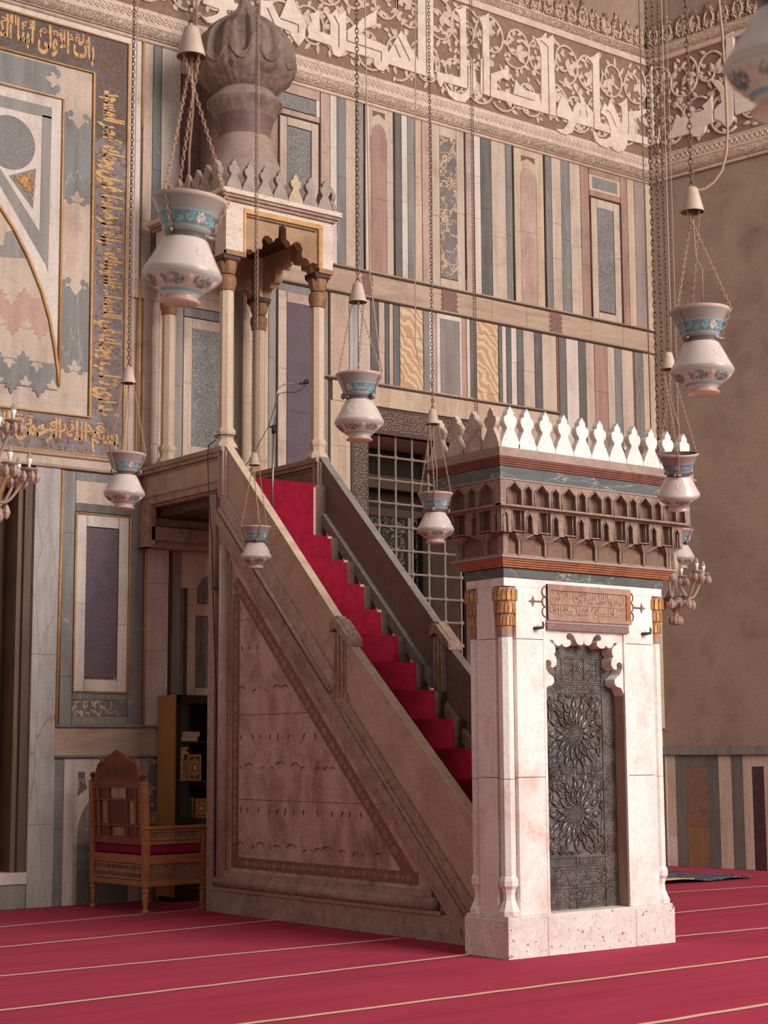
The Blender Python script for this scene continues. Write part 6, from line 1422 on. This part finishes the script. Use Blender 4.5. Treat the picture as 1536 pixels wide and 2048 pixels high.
for y in (0.16, 0.76): bk.lathe([(0.008, 1.385), (0.014, 1.40), (0.008, 1.41), (0.018, 1.425), (0.001, 1.445)], (lean(1.4)-0.0, y, 0), 8)
bko = bk.build('backrest', [M['walnut'], M['walnutdk']], cr_, 0.003)
bl = MB()
def spindles(y0, y1, z0, z1, nz):   # rows of little turned bars lying across
    for j in range(nz):
        z = z0+(z1-z0)*(j+0.5)/nz; L = y1-y0
        bl.tube([(lean(z), y0+L*u, z) for u in (0, 0.15, 0.3, 0.5, 0.7, 0.85, 1)], [0.003, 0.007, 0.0035, 0.009, 0.0035, 0.007, 0.003], 6)
for y0, y1 in ((0.06, 0.12), (0.80, 0.86)): spindles(y0, y1, 0.70, 1.15, 26)
for y0, y1 in ((0.15, 0.285), (0.635, 0.77)): spindles(y0+0.03, y1-0.03, 0.815, 1.035, 13)
spindles(0.36, 0.56, 1.06, 1.145, 6); spindles(0.36, 0.56, 0.705, 0.79, 6)
for y in (0.40, 0.44, 0.48, 0.52):
    for z0, z1 in ((1.06, 1.145), (0.705, 0.79)): bl.tube([(lean(z0), y, z0), (lean(z1), y, z1)], 0.003, 4)
bl.build('backrest_lattice', M['turned'], bko)

# ================================================================== bookcase with holy books
M['chip'] = plain('brown_board', '#a5733f', 0.6, bmp=0.05, var=0.08); M['caseblk'] = plain('black_lacquer_case', '#241416', 0.28, spec=0.5)
bc = thing('bookcase', (9.19, 15.17, 0), 'narrow open black bookcase with brown side panel standing under the pulpit landing', 'bookcase')
BX0, BX1, BY0, BY1, BZ = 8.90, 9.48, 15.01, 15.345, 2.065
q = MB(); q.box(BX0, BX0+0.02, BY0, BY1, 0.05, BZ); q.build('side_panel', M['chip'], bc)
q = MB(); q.box(BX1-0.02, BX1, BY0, BY1, 0.05, BZ); q.box(BX0+0.02, BX1-0.02, BY1-0.015, BY1, 0.05, BZ); q.box(BX0+0.02, BX1-0.02, BY0, BY1-0.015, BZ-0.03, BZ); q.box(BX0+0.02, BX1-0.02, BY0+0.01, BY1-0.015, 0.0, 0.10)
q.box(BX0+0.02, BX0+0.075, BY0-0.004, BY0+0.016, 0.05, BZ); q.box(BX0+0.02, BX1-0.02, BY0-0.004, BY0+0.016, 1.98, BZ); q.box(BX0+0.02, BX1-0.02, BY0-0.002, BY0+0.016, 0.74, 0.80); q.box(BX0+0.02, BX1-0.02, BY0-0.002, BY0+0.016, 0.10, 0.62); q.build('case', M['caseblk'], bc, 0.002)
for z in (0.80, 1.18, 1.58): s_ = MB(); s_.box(BX0+0.021, BX1-0.021, BY0+0.02, BY1-0.016, z, z+0.018); s_.build('shelf', M['caseblk'], bc)
bkc = {k: plain('book_'+k, c, 0.6) for k, c in dict(white='#cdbfae', cream='#b79a72', tan='#a5794a', green='#1f4034', gold='#b08338', navy='#39424f', ochre='#9a6a38', red='#5a2a22').items()}
pages = plain('book_pages', '#cbb695', 0.9)
def book(x, y, z, w, d, h, cover, label, grp=None, up=False, rot=0.0, deco=False):
    t_ = thing('book', (x, y, z), label, 'book', grp, world=False, rotz=rot)
    a = MB(); e = 0.004
    if not up: a.box(0, w, 0, d, 0, 0.003); a.box(0, w, 0, d, h-0.003, h); a.box(0, 0.003, 0, d, 0.003, h-0.003)
    else: a.box(0, w, 0, 0.003, 0, h); a.box(0, w, d-0.003, d, 0, h); a.box(0, 0.003, 0.003, d-0.003, 0, h)
    co_ = a.build('cover', cover, t_)
    b_ = MB()
    if not up: b_.box(0.003, w-e, e, d-e, 0.003, h-0.003)
    else: b_.box(0.003, w-e, 0.003, d-0.003, e, h-e)
    b_.build('pages', pages, t_)
    if deco:
        c = MB(); mats = [bkc['gold'], bkc['navy'], bkc['white']]
        c.box(0.008, w-0.008, -0.001, 0.0, 0.008, h-0.008, 0); c.box(0.024, w-0.024, -0.002, 0.0, 0.024, h-0.024, 1)
        lob = [(w/2+(0.36*w+0.03*w*math.cos(8*t2))*math.cos(t2), h/2+(0.36*h+0.03*h*math.cos(8*t2))*math.sin(t2)) for t2 in [2*PI*i/48 for i in range(48)]]
        c.prism(lob, 'xz', -0.003, 0.0, 0); c.prism([(w/2+0.2*w*math.cos(2*PI*i/24), h/2+0.16*h*math.sin(2*PI*i/24)) for i in range(24)], 'xz', -0.004, 0, 1); c.prism([(w/2+0.13*w*math.cos(2*PI*i/24), h/2+0.11*h*math.sin(2*PI*i/24)) for i in range(24)], 'xz', -0.005, 0, 2)
        c.build('cover_ornament', mats, co_)
    return t_
zs = 1.598
book(9.005, 15.05, zs, 0.20, 0.22, 0.045, bkc['white'], 'white book lying at the bottom of the top shelf stack', 'books lying on the top shelf')
book(9.02, 15.05, zs+0.046, 0.21, 0.22, 0.03, bkc['tan'], 'tan book in the middle of the top shelf stack', 'books lying on the top shelf')
book(9.02, 15.05, zs+0.077, 0.21, 0.22, 0.018, bkc['white'], 'thin white book on top of the top shelf stack', 'books lying on the top shelf')
random.seed(31); zs = 1.198
small = ['cream', 'white', 'tan', 'white', 'cream', 'ochre', 'white', 'cream', 'tan', 'white', 'cream', 'white', 'tan', 'ochre']
for i, k in enumerate(small):
    book(8.99+random.uniform(-0.004, 0.004), 15.05, zs, 0.052 if i < 10 else random.choice((0.06, 0.085, 0.11)), 0.09, 0.0235, bkc[k], 'small pale book in the tall pile at the left of the middle shelf', 'small books piled on the middle shelf'); zs += 0.0245
zs = 1.198
for i in range(8): book(9.048, 15.06, zs, 0.05, 0.09, 0.022, bkc[small[(i*3+1) % 14]], 'small book in the shorter pile behind the ornate holy book', 'small books in the shorter pile'); zs += 0.0232
book(9.05, 15.06, zs+0.002, 0.16, 0.09, 0.024, bkc['white'], 'white book laid across the shorter pile of small books', None); 
book(9.075, 15.025, 1.199, 0.16, 0.03, 0.265, bkc['gold'], 'ornate holy book with golden medallion cover standing on the middle shelf', None, True, 0.03, True)
book(8.99, 15.06, 0.819, 0.165, 0.03, 0.215, bkc['green'], 'dark green book leaning on the lower shelf', None, True, 0.12)
book(9.185, 15.05, 0.819, 0.13, 0.03, 0.20, bkc['ochre'], 'brown and gold holy book standing at right on the lower shelf', None, True, 0.0, True)
book(9.14, 15.10, 0.819, 0.05, 0.03, 0.205, bkc['cream'], 'cream book edge between the green and brown books on the lower shelf', None, True)

# ================================================================== microphone on the landing
ms = thing('microphone_stand', (9.075, 13.52, stepZ(0)+0.02), 'thin metal microphone stand with curved gooseneck beside the canopy column', 'microphone stand')
steel = plain('brushed_steel', '#8d827b', 0.35, 0.8); blk = plain('black_plastic', '#1d1919', 0.5)
x, y = 9.075, 13.52; z0 = stepZ(0)+0.02
q = MB(); q.lathe([(0.11, 0.0), (0.11, 0.012), (0.03, 0.03), (0.014, 0.05)], (x, y, z0), 20); q.build('base', blk, ms)
q = MB(); q.tube([(x, y, z0+0.03), (x+0.02, y, 4.60)], 0.0115, 8); q.tube([(x+0.02, y, 4.58), (x+0.055, y, 4.93)], 0.006, 8); q.build('pole', steel, ms)
q = MB(); q.lathe([(0.02, -0.04), (0.02, 0.04)], (x+0.02, y, 4.60), 10); q.tube([(x-0.03, y, 4.62), (x+0.05, y, 4.62)], 0.009, 6); q.build('clutch', blk, ms)
q = MB(); q.tube([(x+0.053, y, 4.90), (x+0.06, y, 4.97), (x+0.085, y, 5.02), (x+0.14, y, 5.06), (x+0.25, y, 5.085), (x+0.35, y, 5.095)], 0.007, 8); q.build('gooseneck', steel, ms)
q = MB(); q.tube([(x+0.33, y, 5.095), (x+0.375, y, 5.10)], 0.011, 8); q.tube([(x+0.375, y, 5.10), (x+0.40, y, 5.125), (x+0.425, y, 5.135)], [0.014, 0.018, 0.012], 8); q.lathe([(0.001, -0.026), (0.018, -0.018), (0.025, 0), (0.018, 0.018), (0.001, 0.026)], (x+0.415, y, 5.125), 10); q.build('microphone', blk, ms)
q = MB(); q.tube([(x+0.40, y, 5.09), (x+0.36, y, 5.04), (x+0.28, y, 5.0), (x+0.16, y, 4.985), (x+0.08, y, 4.96), (x+0.045, y, 4.88), (x+0.03, y+0.01, 4.80), (x-0.03, y+0.02, 4.62), (x-0.13, y+0.03, 4.45), (x-0.18, y+0.04, 4.33), (x-0.27, y+0.05, 4.22)], 0.004, 5); q.build('cable', blk, ms)

# ================================================================== rumpled prayer mat by the right wall
mm = MB(); rug = [(13.6, 13.25), (15.62, 13.24), (15.5, 14.35), (13.9, 14.3)]
def rg(u, v):
    a = [rug[0][i]+(rug[1][i]-rug[0][i])*u for i in (0, 1)]; b_ = [rug[3][i]+(rug[2][i]-rug[3][i])*u for i in (0, 1)]
    x, y = a[0]+(b_[0]-a[0])*v, a[1]+(b_[1]-a[1])*v
    return (x, y, 0.012+0.055*max(0, math.sin(u*5.2+v*2.0))*(0.3+0.7*(1-v))*max(0, 1-u*1.1)+0.008*math.sin(u*17+v*9)+0.008)
vs = [rg(i/24, j/10) for j in range(11) for i in range(25)]
mm.add(vs, [(j*25+i, j*25+i+1, (j+1)*25+i+1, (j+1)*25+i) for j in range(10) for i in range(24)], 0, True)
for k, f in enumerate(mm.f):
    j, i = divmod(k, 24); mm.mi[k] = 1 if (j == 0 and i < 12) else (2 if (j >= 8 and i < 10) else 0)
m, t, b = nt('navy_mat'); n1 = noise(t, coords(t, (3, 9, 1)), 6, 4, 0.6, 1.5)
t.links.new(mix(t, ramp(t, n1, 0.5, 0.62), hexl('#2f3242'), hexl('#8e8a8e')), b.inputs['Base Color']); b.inputs['Roughness'].default_value = 0.95
mo_ = mm.build('prayer_mat', [m, plain('mat_cream_edge', '#c79f7e', 0.9), plain('mat_teal_edge', '#5f7070', 0.9)]); sm = mo_.modifiers.new('thick', 'SOLIDIFY'); sm.thickness = 0.012
tag(mo_, 'rumpled navy patterned prayer mat lying on the carpet by the right wall', 'prayer mat')
